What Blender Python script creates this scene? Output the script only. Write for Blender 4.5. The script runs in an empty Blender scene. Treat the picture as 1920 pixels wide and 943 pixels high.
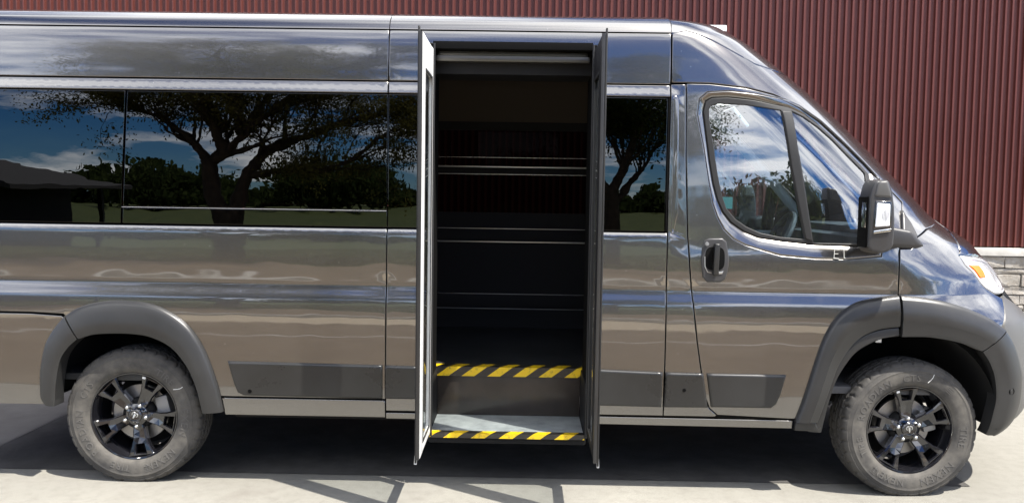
import bpy, bmesh, math, random
import numpy as np
from mathutils import Vector, Matrix
from mathutils.geometry import delaunay_2d_cdt
random.seed(7)
SC = bpy.context.scene
COL = SC.collection

# ------------------------------------------------------------------ camera
def cam_setup():
    loc = Vector((2.018, -4.4753, 1.5294)); yaw, pit, rol = -.0117, -.0639, .015
    f = Vector((math.sin(yaw)*math.cos(pit), math.cos(yaw)*math.cos(pit), math.sin(pit)))
    r0 = Vector((math.cos(yaw), -math.sin(yaw), 0)); u0 = r0.cross(f)
    r = r0*math.cos(rol)+u0*math.sin(rol); u = u0*math.cos(rol)-r0*math.sin(rol)
    m = Matrix(((r.x, u.x, -f.x, loc.x), (r.y, u.y, -f.y, loc.y), (r.z, u.z, -f.z, loc.z), (0, 0, 0, 1)))
    c = bpy.data.cameras.new('camera'); o = bpy.data.objects.new('camera', c); COL.objects.link(o)
    o.matrix_world = m
    c.sensor_width = 36; c.lens = 36*1656/1920; c.clip_start = .05; c.clip_end = 2000
    SC.camera = o
cam_setup()
# ------------------------------------------------------------------ sky, sun, exposure
SUN = Vector((.47, -.325, 1.0)).normalized()          # towards the sun
def world_setup():
    w = bpy.data.worlds.new('World'); SC.world = w; w.use_nodes = True
    nt = w.node_tree; N = nt.nodes; N.clear()
    def nd(t, **k):
        n = N.new(t)
        for a, b in k.items(): setattr(n, a, b)
        return n
    out = nd('ShaderNodeOutputWorld'); bg = nd('ShaderNodeBackground'); bg.inputs[1].default_value = .088
    sky = nd('ShaderNodeTexSky'); sky.sky_type = 'NISHITA'; sky.sun_disc = False
    sky.sun_elevation = math.asin(SUN.z); sky.sun_rotation = math.atan2(SUN.x, SUN.y)
    sky.altitude = 1500; sky.air_density = .75; sky.dust_density = .05; sky.ozone_density = 4.0
    # fair-weather clouds all round: noise over direction, stretched flat towards the horizon
    tc = nd('ShaderNodeTexCoord'); sep = nd('ShaderNodeSeparateXYZ')
    nt.links.new(tc.outputs['Generated'], sep.inputs[0])
    def mth(op, a, b=None, clamp=False):
        n = nd('ShaderNodeMath', operation=op); n.use_clamp = clamp
        for i, v in enumerate((a, b)):
            if v is None: continue
            if isinstance(v, (int, float)): n.inputs[i].default_value = v
            else: nt.links.new(v, n.inputs[i])
        return n.outputs[0]
    den = mth('ADD', mth('MAXIMUM', sep.outputs[2], 0.0), .14)
    px = mth('DIVIDE', sep.outputs[0], den); py = mth('DIVIDE', sep.outputs[1], den)
    comb = nd('ShaderNodeCombineXYZ'); nt.links.new(px, comb.inputs[0]); nt.links.new(py, comb.inputs[1])
    n1 = nd('ShaderNodeTexNoise'); n1.inputs['Scale'].default_value = .85; n1.inputs['Detail'].default_value = 9
    n1.inputs['Roughness'].default_value = .58
    mp = nd('ShaderNodeMapping'); mp.inputs['Location'].default_value = (7.7, -3.1, 2.3)
    nt.links.new(comb.outputs[0], mp.inputs[0]); nt.links.new(mp.outputs[0], n1.inputs['Vector'])
    rmp = nd('ShaderNodeValToRGB'); rmp.color_ramp.elements[0].position = .465; rmp.color_ramp.elements[1].position = .60
    nt.links.new(n1.outputs['Fac'], rmp.inputs[0])
    mix = nd('ShaderNodeMixRGB'); mix.inputs[2].default_value = (22, 22.2, 22.5, 1)
    nt.links.new(mth('MULTIPLY', rmp.outputs[0], .85), mix.inputs[0])
    hs = nd('ShaderNodeHueSaturation'); hs.inputs['Saturation'].default_value = 1.35; nt.links.new(sky.outputs[0], hs.inputs['Color'])
    tn = nd('ShaderNodeMixRGB'); tn.blend_type = 'MULTIPLY'; tn.inputs[0].default_value = 1; tn.inputs[2].default_value = (.62, .85, 1.08, 1)
    nt.links.new(hs.outputs[0], tn.inputs[1]); nt.links.new(tn.outputs[0], mix.inputs[1])
    nt.links.new(mix.outputs[0], bg.inputs[0]); nt.links.new(bg.outputs[0], out.inputs[0])
    l = bpy.data.lights.new('sun', 'SUN'); l.energy = 5.0; l.angle = math.radians(.53); l.color = (1, .95, .87)
    o = bpy.data.objects.new('sun', l); COL.objects.link(o); o.location = SUN*40
    o.rotation_euler = (-SUN).to_track_quat('-Z', 'Y').to_euler()
world_setup()
SC.view_settings.view_transform = 'Standard'; SC.view_settings.look = 'None'
SC.view_settings.gamma = 1; SC.view_settings.use_curve_mapping = False
SC.view_settings.exposure = 1.02
SC.cycles.max_bounces = 10; SC.cycles.transparent_max_bounces = 16
SC.cycles.use_denoising = True

# ------------------------------------------------------------------ materials
MATS = {}
def mat(name, col=(.5, .5, .5), rough=.5, metal=0., spec=.5, coat=0., coatr=.03, ior=1.5, emit=None):
    m = bpy.data.materials.new(name); m.use_nodes = True
    b = m.node_tree.nodes['Principled BSDF']
    b.inputs['Base Color'].default_value = (*col, 1); b.inputs['Roughness'].default_value = rough
    b.inputs['Metallic'].default_value = metal; b.inputs['Specular IOR Level'].default_value = spec
    b.inputs['Coat Weight'].default_value = coat; b.inputs['Coat Roughness'].default_value = coatr
    b.inputs['IOR'].default_value = ior
    MATS[name] = m
    return m
class NT:
    """small helper for node building on a material"""
    def __init__(s, m):
        s.t = m.node_tree; s.N = s.t.nodes; s.b = s.N.get('Principled BSDF')
        s.tc = s.N.new('ShaderNodeTexCoord')
    def link(s, a, b): s.t.links.new(a, b)
    def n(s, t, ins=None, **k):
        x = s.N.new(t)
        for a, b in k.items(): setattr(x, a, b)
        for a, v in (ins or {}).items():
            if hasattr(v, 'node'): s.link(v, x.inputs[a])
            else: x.inputs[a].default_value = v
        return x
    def noise(s, scale, detail=4, rough=.5, vec=None, sc3=None, coord='Object'):
        v = vec or s.tc.outputs[coord]
        if sc3: v = s.n('ShaderNodeMapping', {0: v, 'Scale': sc3}).outputs[0]
        return s.n('ShaderNodeTexNoise', {'Vector': v, 'Scale': scale, 'Detail': detail, 'Roughness': rough}).outputs['Fac']
    def ramp(s, fac, stops):
        r = s.n('ShaderNodeValToRGB', {0: fac}); e = r.color_ramp.elements
        while len(e) < len(stops): e.new(.5)
        for i, (p, c) in enumerate(stops):
            e[i].position = p; e[i].color = (*c, 1) if len(c) == 3 else c
        return r.outputs[0]
    def math(s, op, a, b=0., clamp=False):
        x = s.n('ShaderNodeMath', {0: a, 1: b}, operation=op); x.use_clamp = clamp; return x.outputs[0]
    def mix(s, fac, a, b, mode='MIX'):
        return s.n('ShaderNodeMixRGB', {0: fac, 1: a, 2: b}, blend_type=mode).outputs[0]
    def bump(s, h, dist, strength=1., normal=None):
        d = {'Height': h, 'Distance': dist, 'Strength': strength}
        if normal is not None: d['Normal'] = normal
        return s.n('ShaderNodeBump', d).outputs[0]

def m_paint():
    m = mat('van_paint', (.10, .10, .105), .26, 1., .5, 1., .015)
    t = NT(m)
    t.b.inputs['Coat IOR'].default_value = 1.95
    # metallic flake, thin road dust and a few dried drops
    fl = t.noise(900, 1); dust = t.noise(1.6, 6, .65)
    base = t.ramp(fl, [(.3, (.138, .132, .126)), (.7, (.178, .171, .164))])
    vor = t.n('ShaderNodeTexVoronoi', {'Vector': t.tc.outputs['Object'], 'Scale': 62.}); vor.feature = 'F1'
    dots = t.math('LESS_THAN', vor.outputs['Distance'], .06)
    sel = t.math('GREATER_THAN', t.n('ShaderNodeSeparateColor', {0: vor.outputs['Color']}).outputs[0], .90)
    dots = t.math('MULTIPLY', t.math('MULTIPLY', dots, sel), t.math('GREATER_THAN', dust, .5))
    dm = t.ramp(dust, [(.42, (0, 0, 0)), (.75, (.35, .35, .35))])
    c = t.mix(dm, base, (.16, .145, .125, 1)); c = t.mix(dots, c, (.42, .41, .39, 1))
    t.link(c, t.b.inputs['Base Color'])
    t.link(t.math('SUBTRACT', 1., dots), t.b.inputs['Coat Weight'])
    t.link(t.mix(dots, (.95, .95, .95, 1), (0, 0, 0, 1)), t.b.inputs['Metallic'])
    t.link(t.ramp(dust, [(.4, (.012, .012, .012)), (.8, (.07, .07, .07))]), t.b.inputs['Coat Roughness'])
    h = t.noise(2.2, 2, .4, sc3=(1, 1, 2.2))
    bm = t.bump(h, .0013)
    t.link(bm, t.b.inputs['Coat Normal']); t.link(bm, t.b.inputs['Normal'])
m_paint()
def m_plastic(name, c, r, sc=220.):
    m = mat(name, c, r); t = NT(m)
    d = t.noise(2.0, 8, .6)
    t.link(t.ramp(d, [(.30, tuple(x+.004 for x in c)), (.80, tuple(x*1.5+.014 for x in c))]), t.b.inputs['Base Color'])
    t.link(t.ramp(d, [(.3, (r-.06,)*3), (.8, (r+.12,)*3)]), t.b.inputs['Roughness'])
    t.link(t.bump(t.noise(sc, 2), .0004, .5), t.b.inputs['Normal'])
m_plastic('flare_plastic', (.015, .0148, .0145), .33)
m_plastic('clad_plastic', (.012, .0118, .0112), .30)
MATS['clad_plastic'].node_tree.nodes['Principled BSDF'].inputs['Specular IOR Level'].default_value = .5
m_plastic('mirror_plastic', (.032, .031, .031), .38)
m_plastic('bumper_plastic', (.07, .068, .064), .42)
mat('seam_black', (.004, .004, .004), .8, spec=.1)
mat('liner_black', (.012, .012, .012), .85, spec=.2)
mat('rubber', (.014, .014, .014), .55)
mat('gloss_black', (.008, .008, .010), .10, .0, .6, 1., .02)
mat('chrome', (.72, .72, .72), .14, 1.)
mat('nut_steel', (.75, .75, .74), .22, 1.)
mat('alloy', (.66, .67, .68), .30, .9)
mat('door_white', (.78, .78, .77), .35, 0.)
mat('rail_metal', (.13, .122, .105), .35, .7)
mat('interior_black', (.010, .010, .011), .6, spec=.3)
mat('interior_trim', (.085, .070, .057), .7, spec=.2)
mat('headliner', (.60, .60, .58), .9)
mat('cab_grey', (.085, .085, .088), .6)
mat('seat_cloth', (.07, .07, .073), .9)
mat('white_plastic', (.80, .80, .79), .4)
mat('amber', (.90, .17, .002), .25)
mat('signal_lens', (.86, .87, .88), .12, coat=1.)
mat('caliper', (.30, .30, .30), .45, .6)
mat('disc_steel', (.32, .31, .30), .38, .9)
mat('chalk', (.75, .75, .72), .9)
mat('paper_white', (.82, .82, .80), .8)
mat('sticker_teal', (.10, .26, .24), .4)
def m_glass(name, tint, ior, rough=0.0, wav=.0, dust=0.):
    m = bpy.data.materials.new(name); m.use_nodes = True; nt = m.node_tree; N = nt.nodes; N.clear()
    o = N.new('ShaderNodeOutputMaterial'); mx = N.new('ShaderNodeMixShader')
    tr = N.new('ShaderNodeBsdfTransparent'); gl = N.new('ShaderNodeBsdfGlossy')
    g = N.new('ShaderNodeNewGeometry'); dt = N.new('ShaderNodeVectorMath'); dt.operation = 'DOT_PRODUCT'
    nt.links.new(g.outputs['Normal'], dt.inputs[0]); nt.links.new(g.outputs['Incoming'], dt.inputs[1])
    def mt(op, a, b=0.):
        x = N.new('ShaderNodeMath'); x.operation = op
        for i, v in enumerate((a, b)):
            if hasattr(v, 'node'): nt.links.new(v, x.inputs[i])
            else: x.inputs[i].default_value = v
        return x.outputs[0]
    f0 = ((ior-1)/(ior+1))**2*1.9          # two surfaces of the pane
    om = mt('SUBTRACT', 1., mt('MINIMUM', mt('ABSOLUTE', dt.outputs['Value']), 1.))
    fac = mt('ADD', f0, mt('MULTIPLY', 1-f0, mt('POWER', om, 5.)))
    tr.inputs[0].default_value = (*tint, 1)
    gl.inputs['Roughness'].default_value = rough; gl.inputs['Color'].default_value = (1, 1, 1, 1)
    L = nt.links
    if wav:
        tc = N.new('ShaderNodeTexCoord'); mp = N.new('ShaderNodeMapping'); mp.inputs['Scale'].default_value = (1, 1, 2.4)
        nz = N.new('ShaderNodeTexNoise'); nz.inputs['Scale'].default_value = 2.6; nz.inputs['Detail'].default_value = 2.5
        bp = N.new('ShaderNodeBump'); bp.inputs['Distance'].default_value = wav
        L.new(tc.outputs['Object'], mp.inputs[0]); L.new(mp.outputs[0], nz.inputs['Vector'])
        L.new(nz.outputs['Fac'], bp.inputs['Height']); L.new(bp.outputs[0], gl.inputs['Normal'])
    L.new(fac, mx.inputs[0]); L.new(tr.outputs[0], mx.inputs[1]); L.new(gl.outputs[0], mx.inputs[2])
    fin = mx.outputs[0]
    if dust:                                # thin film of dried dust on the pane
        m2 = N.new('ShaderNodeMixShader'); df = N.new('ShaderNodeBsdfDiffuse'); df.inputs[0].default_value = (.62, .66, .70, 1)
        tc2 = N.new('ShaderNodeTexCoord'); n2 = N.new('ShaderNodeTexNoise'); n2.inputs['Scale'].default_value = 5.; n2.inputs['Detail'].default_value = 6
        L.new(tc2.outputs['Object'], n2.inputs['Vector']); L.new(mt('MULTIPLY', n2.outputs['Fac'], dust*2), m2.inputs[0])
        L.new(fin, m2.inputs[1]); L.new(df.outputs[0], m2.inputs[2]); fin = m2.outputs[0]
    L.new(fin, o.inputs[0]); MATS[name] = m
m_glass('tint_glass', (.008, .008, .010), 1.50, 0, .00035)
m_glass('far_tint_glass', (.010, .009, .010), 1.03)
m_glass('cab_glass', (.66, .80, .87), 1.98, 0, .0003, .012)
m_glass('door_glass', (.93, .95, .95), 1.5)
m_glass('lens_glass', (.93, .94, .95), 1.5)
mat('mirror_glass', (.8, .8, .82), .02, 1.)
# outlines measured on the body side, metres (x along the van, z up)
LN = {
 'flare_r_out': [(-0.316, 0.882), (-0.252, 0.921), (-0.161, 0.948), (-0.051, 0.961), (0.059, 0.957), (0.147, 0.939), (0.237, 0.896), (0.303, 0.848), (0.368, 0.764), (0.411, 0.676), (0.443, 0.587), (0.469, 0.498), (0.489, 0.394)],
 'flare_r_in': [(-0.238, 0.764), (-0.163, 0.788), (-0.097, 0.794), (-0.009, 0.796), (0.090, 0.789), (0.167, 0.766), (0.235, 0.728), (0.289, 0.668), (0.332, 0.596), (0.364, 0.507), (0.389, 0.392)],
 'flare_rr_out': [(-0.435, 0.414), (-0.460, 0.459), (-0.459, 0.557), (-0.445, 0.655), (-0.424, 0.734), (-0.381, 0.809), (-0.324, 0.879)],
 'flare_rr_in': [(-0.371, 0.415), (-0.367, 0.489), (-0.353, 0.587), (-0.335, 0.657), (-0.300, 0.713), (-0.246, 0.764)],
 'flare_d_out': [(3.426, 0.394), (3.455, 0.479), (3.485, 0.585), (3.516, 0.702), (3.544, 0.796), (3.571, 0.862), (3.604, 0.920), (3.654, 0.973), (3.723, 1.014), (3.817, 1.036), (3.925, 1.054)],
 'flare_d_in': [(3.538, 0.399), (3.571, 0.504), (3.599, 0.599), (3.625, 0.682), (3.662, 0.751), (3.706, 0.812), (3.761, 0.854), (3.841, 0.883), (3.929, 0.895)],
 'lip_in': [(3.567, 0.342), (3.580, 0.423), (3.602, 0.529), (3.628, 0.613), (3.665, 0.683), (3.719, 0.755), (3.785, 0.800), (3.854, 0.831), (3.934, 0.844)],
 'lip_out': [(3.422, 0.345), (3.427, 0.389), (3.538, 0.394), (3.571, 0.498), (3.599, 0.593), (3.625, 0.676), (3.663, 0.746), (3.706, 0.807), (3.761, 0.849), (3.841, 0.877), (3.929, 0.890)],
 'flare_f_out': [(3.941, 1.051), (4.025, 1.045), (4.128, 1.030), (4.233, 1.004), (4.333, 0.969), (4.426, 0.926), (4.502, 0.878)],
 'flare_f_in': [(3.942, 0.844), (4.047, 0.846), (4.163, 0.834), (4.243, 0.816), (4.348, 0.775)],
 'flare_b_out': [(4.505, 0.872), (4.550, 0.812), (4.590, 0.726), (4.622, 0.618), (4.622, 0.521), (4.597, 0.424), (4.535, 0.345)],
 'flare_b_in': [(4.354, 0.772), (4.395, 0.714), (4.426, 0.633), (4.439, 0.538), (4.426, 0.443), (4.412, 0.352)],
 'door_rear': [(2.832, 2.101), (2.840, 1.720), (2.857, 1.341), (2.882, 1.069), (2.916, 0.799), (2.953, 0.579), (2.966, 0.509), (2.990, 0.454), (3.032, 0.418)],
 'door_bot': [(3.032, 0.418), (3.429, 0.403)],
 'door_top': [(2.832, 2.104), (2.950, 2.103), (3.140, 2.084), (3.281, 2.057), (3.431, 2.004), (3.554, 1.932), (3.673, 1.833), (3.792, 1.725), (3.909, 1.607), (4.002, 1.520)],
 'door_front': [(4.002, 1.520), (3.931, 1.263), (3.933, 1.054)],
 'seal_out': [(2.925, 1.965), (2.937, 2.016), (2.967, 2.033), (3.047, 2.036), (3.180, 2.025), (3.281, 2.009), (3.379, 1.997), (3.458, 1.968), (3.540, 1.919), (3.617, 1.858), (3.692, 1.785), (3.773, 1.716), (3.816, 1.669), (3.780, 1.296), (3.500, 1.303), (3.329, 1.319), (3.224, 1.333), (3.145, 1.364), (3.081, 1.407), (3.037, 1.460), (3.008, 1.522), (2.984, 1.603), (2.962, 1.718), (2.942, 1.850)],
 'glass_main': [(2.952, 1.974), (2.960, 1.995), (3.002, 2.006), (3.137, 2.000), (3.323, 1.980), (3.369, 1.698), (3.453, 1.326), (3.329, 1.335), (3.226, 1.355), (3.155, 1.386), (3.100, 1.423), (3.052, 1.477), (3.029, 1.539), (3.004, 1.646), (2.979, 1.789), (2.953, 1.928)],
 'glass_q': [(3.386, 1.981), (3.455, 1.954), (3.536, 1.905), (3.613, 1.844), (3.688, 1.771), (3.791, 1.674), (3.761, 1.307), (3.499, 1.308), (3.449, 1.583), (3.408, 1.795)],
 'surround_out': [(2.893, 1.949), (2.902, 2.026), (2.940, 2.059), (3.047, 2.066), (3.180, 2.055), (3.295, 2.040), (3.403, 2.028), (3.494, 2.001), (3.585, 1.953), (3.665, 1.891), (3.741, 1.817), (3.822, 1.744), (3.882, 1.686), (3.838, 1.248), (3.672, 1.230), (3.502, 1.230), (3.331, 1.243), (3.212, 1.276), (3.151, 1.294), (3.092, 1.323), (3.042, 1.371), (3.007, 1.435), (2.981, 1.506), (2.956, 1.629), (2.930, 1.780)],
 'clad1': [(0.512, 0.658), (1.312, 0.650), (1.312, 0.474), (0.596, 0.478), (0.563, 0.494), (0.544, 0.541)],
 'clad2': [(1.323, 0.650), (1.490, 0.647), (1.491, 0.474), (1.323, 0.474)],
 'clad3': [(2.406, 0.649), (2.747, 0.639), (2.744, 0.455), (2.410, 0.458)],
 'clad4': [(2.758, 0.639), (2.953, 0.637), (2.982, 0.457), (2.752, 0.455)],
 'clad5': [(2.967, 0.637), (3.375, 0.636), (3.349, 0.530), (3.329, 0.482), (3.303, 0.460), (2.995, 0.460)],
 'fender_front': [(4.290, 1.430), (4.330, 1.385), (4.322, 1.330), (4.312, 1.270), (4.298, 1.249), (4.324, 1.200), (4.364, 1.167), (4.410, 1.109), (4.445, 1.081), (4.508, 1.048), (4.570, 1.024), (4.532, 0.939), (4.503, 0.896)],
 'fender_top': [(4.000, 1.517), (3.935, 1.287), (4.002, 1.288), (4.038, 1.341), (4.122, 1.382), (4.290, 1.430)],
 'headlight': [(4.303, 1.249), (4.420, 1.240), (4.515, 1.227), (4.600, 1.205), (4.660, 1.165), (4.700, 1.115), (4.720, 1.070), (4.600, 1.045), (4.512, 1.052), (4.449, 1.081), (4.414, 1.109), (4.368, 1.167), (4.328, 1.200)],
 'amber': [(4.343, 1.197), (4.423, 1.191), (4.444, 1.164), (4.453, 1.131), (4.403, 1.134), (4.380, 1.167)],
 'roofseam': [(2.760, 2.380), (2.828, 2.373), (2.896, 2.356), (2.966, 2.329), (3.037, 2.296), (3.123, 2.254), (3.203, 2.217)],
 'rear_seam': [(-0.660, 0.895), (-0.495, 0.893), (-0.324, 0.882)],
 'handle': [(2.924, 1.207), (2.928, 1.275), (2.943, 1.316), (2.967, 1.327), (3.035, 1.328), (3.057, 1.309), (3.072, 1.223), (3.066, 1.155), (3.054, 1.116), (3.028, 1.099), (2.960, 1.098), (2.934, 1.125)],
 'pane_split': [(-0.010, 2.014), (-0.040, 1.438)],
 'corner_recess': [(2.765, 2.046), (2.789, 2.041), (2.800, 2.014), (2.809, 1.449), (2.789, 1.340), (2.770, 1.340)],
 'arm': [(3.978, 1.484), (4.022, 1.410), (4.041, 1.346), (4.024, 1.306), (3.996, 1.288), (3.929, 1.287)],
}
# ------------------------------------------------------------------ body surface (near side Y = S(x, z); Y grows away from the viewer)
PROF = [(.285, .050), (.31, .030), (.35, .016), (.42, .009), (.465, .007), (.64, .002), (.80, .0), (.87, .0003), (.93, .0016), (.978, .0040), (.992, .0058), (1.042, .0168), (1.056, .0186), (1.08, .0185), (1.12, .0174), (1.20, .0169), (1.30, .0184), (1.328, .0199), (1.350, .0290), (1.354, .0306), (1.40, .0307), (1.70, .0314), (2.026, .0322), (2.034, .0327), (2.09, .0455), (2.10, .0462), (2.18, .0482), (2.27, .0525), (2.335, .0598), (2.36, .0665), (2.40, .090), (2.44, .150), (2.468, .240), (2.488, .36), (2.510, .62), (2.522, 1.025)]
PROF2 = [p for p in PROF if p[0] < 1.25] + [(1.30, .0222), (1.42, .0240), (1.60, .0268), (1.85, .0312), (2.05, .0370)] + [p for p in PROF if p[0] > 2.15]
NOSE = [(0.285, 4.726), (0.31, 4.75), (0.34, 4.84), (0.4, 4.919), (0.5, 4.958), (0.6, 4.966), (0.7, 4.959), (0.8, 4.949), (0.9, 4.928), (0.95, 4.889), (1.0, 4.847), (1.05, 4.81), (1.1, 4.775), (1.15, 4.747), (1.2, 4.703), (1.25, 4.658), (1.3, 4.616), (1.35, 4.538), (1.4, 4.451), (1.45, 4.378), (1.5, 4.326), (1.6, 4.222), (1.7, 4.117), (1.8, 4.011), (1.9, 3.903), (2.0, 3.791), (2.1, 3.674), (2.2, 3.548), (2.3, 3.414), (2.36, 3.334), (2.4, 3.27), (2.44, 3.221), (2.468, 3.139), (2.488, 3.08), (2.51, 3.015), (2.522, 2.98)]
def pchip(pts):
    xs, ys = np.array(pts, float).T; h = np.diff(xs); d = np.diff(ys)/h; m = np.zeros(len(xs))
    for i in range(1, len(xs)-1):
        if d[i-1]*d[i] > 0:
            w1 = 2*h[i]+h[i-1]; w2 = h[i]+2*h[i-1]; m[i] = (w1+w2)/(w1/d[i-1]+w2/d[i])
    m[0] = d[0]; m[-1] = d[-1]
    def f(x):
        x = np.clip(np.asarray(x, float), xs[0], xs[-1]); i = np.clip(np.searchsorted(xs, x)-1, 0, len(h)-1)
        t = (x-xs[i])/h[i]
        return (2*t**3-3*t**2+1)*ys[i]+(t**3-2*t**2+t)*h[i]*m[i]+(-2*t**3+3*t**2)*ys[i+1]+(t**3-t**2)*h[i]*m[i+1]
    return f
YA, YB, XFr = pchip(PROF), pchip(PROF2), pchip(NOSE)
LZ = pchip([(.28, .70), (.6, .74), (1.0, .80), (1.35, .85), (1.6, .75), (2.2, .62), (2.525, .55)])
HALF, NN, MM = 1.025, 2.3, 2.3
def yp(x, z):
    t = np.clip((np.asarray(x, float)-2.772)/.05, 0, 1); t = t*t*(3-2*t)
    return YA(z)*(1-t)+YB(z)*t
def toA(x, z):
    x = np.asarray(x, float); L = LZ(z); xs = XFr(z)-L; s = (x-xs)/L
    return np.where(s <= 0, x-xs, L*np.arcsin(np.clip(s, 0, 1)**(NN/2)))
def fromA(a, z):
    a = np.asarray(a, float); L = LZ(z); xs = XFr(z)-L
    th = np.clip(a/L, 0, math.pi/2)
    x = np.where(a <= 0, xs+a, xs+L*np.sin(th)**(2/NN))
    y = HALF-(HALF-yp(x, z))*np.clip(np.cos(th), 0, 1)**(2/MM)
    return x, y
def surfP(a, z):
    x, y = fromA(a, z); return np.stack([x, y, np.asarray(z, float)+0*x], -1)
def surfN(a, z):
    e = 1.5e-3
    da = surfP(a+e, z)-surfP(a-e, z)
    z1 = np.minimum(np.asarray(z, float)+e, 2.522); z0 = np.maximum(np.asarray(z, float)-e, .285)
    xx, _ = fromA(a, z)
    dz = surfP(toA(xx, z1), z1)-surfP(toA(xx, z0), z0)
    n = np.cross(da, dz); n /= np.linalg.norm(n, axis=-1, keepdims=True)+1e-12
    return n
def S(x, z): return fromA(toA(x, z), z)[1]
ZR = sorted(set([p[0] for p in PROF]+[.32, .38, .44, 1.308, 1.314, 1.320, 1.324, 1.3315, 1.3385, 1.3405, 1.3465, 2.04, 2.044, 2.055, 2.062, 2.08, 2.086, .960, .972, .979, .998, 1.006, 1.0155, 1.0245, 1.032, 1.040, 1.048, .52, .58, .7, .75, .87, .955, .993, 1.011, 1.020, 1.028, 1.044, 1.16, 1.25, 1.335, 1.343, 1.357, 1.4, 1.45, 1.5, 1.57, 1.64, 1.77, 1.84, 1.91, 1.97, 2.05, 2.07, 2.14, 2.225, 2.305, 2.348, 2.37, 2.38, 2.39, 2.42, 2.43, 2.455, 2.478, 2.5, 2.516]))
# ------------------------------------------------------------------ mesh helpers
def link(o, parent=None):
    COL.objects.link(o)
    if parent is not None: o.parent = parent
    return o
def tag(o, label=None, cat=None, group=None, kind=None):
    for k, v in (('label', label), ('category', cat), ('group', group), ('kind', kind)):
        if v: o[k] = v
    return o
def empty(name, loc):
    o = bpy.data.objects.new(name, None); COL.objects.link(o); o.location = loc; o.empty_display_size = .2; return o
def mesh(name, vs, fs, m, parent=None, smooth=False, normals=None, origin=None, mats=None, fmat=None):
    me = bpy.data.meshes.new(name)
    me.from_pydata([tuple(map(float, v)) for v in vs], [], [tuple(map(int, f)) for f in fs])
    for x in (mats or [m]): me.materials.append(MATS[x])
    if fmat is not None: me.polygons.foreach_set('material_index', fmat)
    me.polygons.foreach_set('use_smooth', [bool(smooth)]*len(me.polygons)); me.update()
    if normals is not None: me.normals_split_custom_set_from_vertices([tuple(map(float, n)) for n in normals])
    o = bpy.data.objects.new(name, me); link(o, parent)
    if parent is not None and parent.get('_base'): o.location = tuple(-c for c in parent.location)
    return o
def bmobj(name, bm, m, parent=None, smooth=False, bevel=None, angle=40):
    if bevel:
        bmesh.ops.bevel(bm, geom=[e for e in bm.edges if e.calc_face_angle(0) > .5], offset=bevel, segments=2, affect='EDGES', profile=.7, clamp_overlap=True)
    me = bpy.data.meshes.new(name); bm.to_mesh(me); bm.free(); me.materials.append(MATS[m])
    if smooth:
        me.polygons.foreach_set('use_smooth', [True]*len(me.polygons))
        me.set_sharp_from_angle(angle=math.radians(angle))
    o = bpy.data.objects.new(name, me); link(o, parent)
    if parent is not None and parent.get('_base'): o.location = tuple(-c for c in parent.location)
    return o
def bm_box(bm, lo, hi, mtx=None):
    c = [(lo[i]+hi[i])/2 for i in range(3)]; s = [hi[i]-lo[i] for i in range(3)]
    M = Matrix.Translation(c) @ Matrix.Diagonal((*s, 1))
    if mtx: M = mtx @ M
    return bmesh.ops.create_cube(bm, size=1, matrix=M)['verts']
def box(name, lo, hi, m, parent=None, bevel=.004, mtx=None):
    bm = bmesh.new(); bm_box(bm, lo, hi, mtx); return bmobj(name, bm, m, parent, True, bevel)
def bm_tube(bm, pts, rad, n=8, caps=True):
    pts = [Vector(p) for p in pts]; rings = []
    rads = rad if isinstance(rad, (list, tuple)) else [rad]*len(pts)
    ref = Vector((.13, .31, .94))
    for i, p in enumerate(pts):
        t = (pts[min(i+1, len(pts)-1)]-pts[max(i-1, 0)]).normalized()
        u = t.cross(ref)
        if u.length < .05: u = t.cross(Vector((1, 0, 0)))
        u.normalize(); v = t.cross(u)
        rings.append([bm.verts.new(p+(u*math.cos(2*math.pi*k/n)+v*math.sin(2*math.pi*k/n))*rads[i]) for k in range(n)])
    for a, b in zip(rings, rings[1:]):
        for k in range(n): bm.faces.new((a[k], a[(k+1) % n], b[(k+1) % n], b[k]))
    if caps: bm.faces.new(rings[0]); bm.faces.new(rings[-1][::-1])
def tube(name, pts, rad, m, parent=None, n=8):
    bm = bmesh.new(); bm_tube(bm, pts, rad, n); bmesh.ops.recalc_face_normals(bm, faces=bm.faces); return bmobj(name, bm, m, parent, True)
def area2(p): return sum(p[i][0]*p[(i+1) % len(p)][1]-p[(i+1) % len(p)][0]*p[i][1] for i in range(len(p)))
def dens(p, d, closed=True):
    r = []; n = len(p)
    for i in range(n if closed else n-1):
        a, b = p[i], p[(i+1) % n]; L = math.hypot(b[0]-a[0], b[1]-a[1]); k = max(1, int(math.ceil(L/d)))
        r += [(a[0]+(b[0]-a[0])*j/k, a[1]+(b[1]-a[1])*j/k) for j in range(k)]
    if not closed: r.append(tuple(p[-1]))
    return r
def inset(p, d):
    r = []; n = len(p)
    for i in range(n):
        a, b, c = p[i-1], p[i], p[(i+1) % n]
        e1 = (b[0]-a[0], b[1]-a[1]); e2 = (c[0]-b[0], c[1]-b[1])
        l1 = math.hypot(*e1) or 1; l2 = math.hypot(*e2) or 1
        n1 = (-e1[1]/l1, e1[0]/l1); n2 = (-e2[1]/l2, e2[0]/l2)
        k = max(.35, 1+n1[0]*n2[0]+n1[1]*n2[1])
        r.append((b[0]+(n1[0]+n2[0])/k*d, b[1]+(n1[1]+n2[1])/k*d))
    return r
def inside(poly, P):
    x, y = P[:, 0], P[:, 1]; r = np.zeros(len(P), bool); n = len(poly); q = np.array(poly)
    for i in range(n):
        (x1, y1), (x2, y2) = q[i-1], q[i]
        c = ((y1 > y) != (y2 > y)); r ^= c & (x < (x2-x1)*(y-y1)/((y2-y1) or 1e-12)+x1)
    return r
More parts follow.
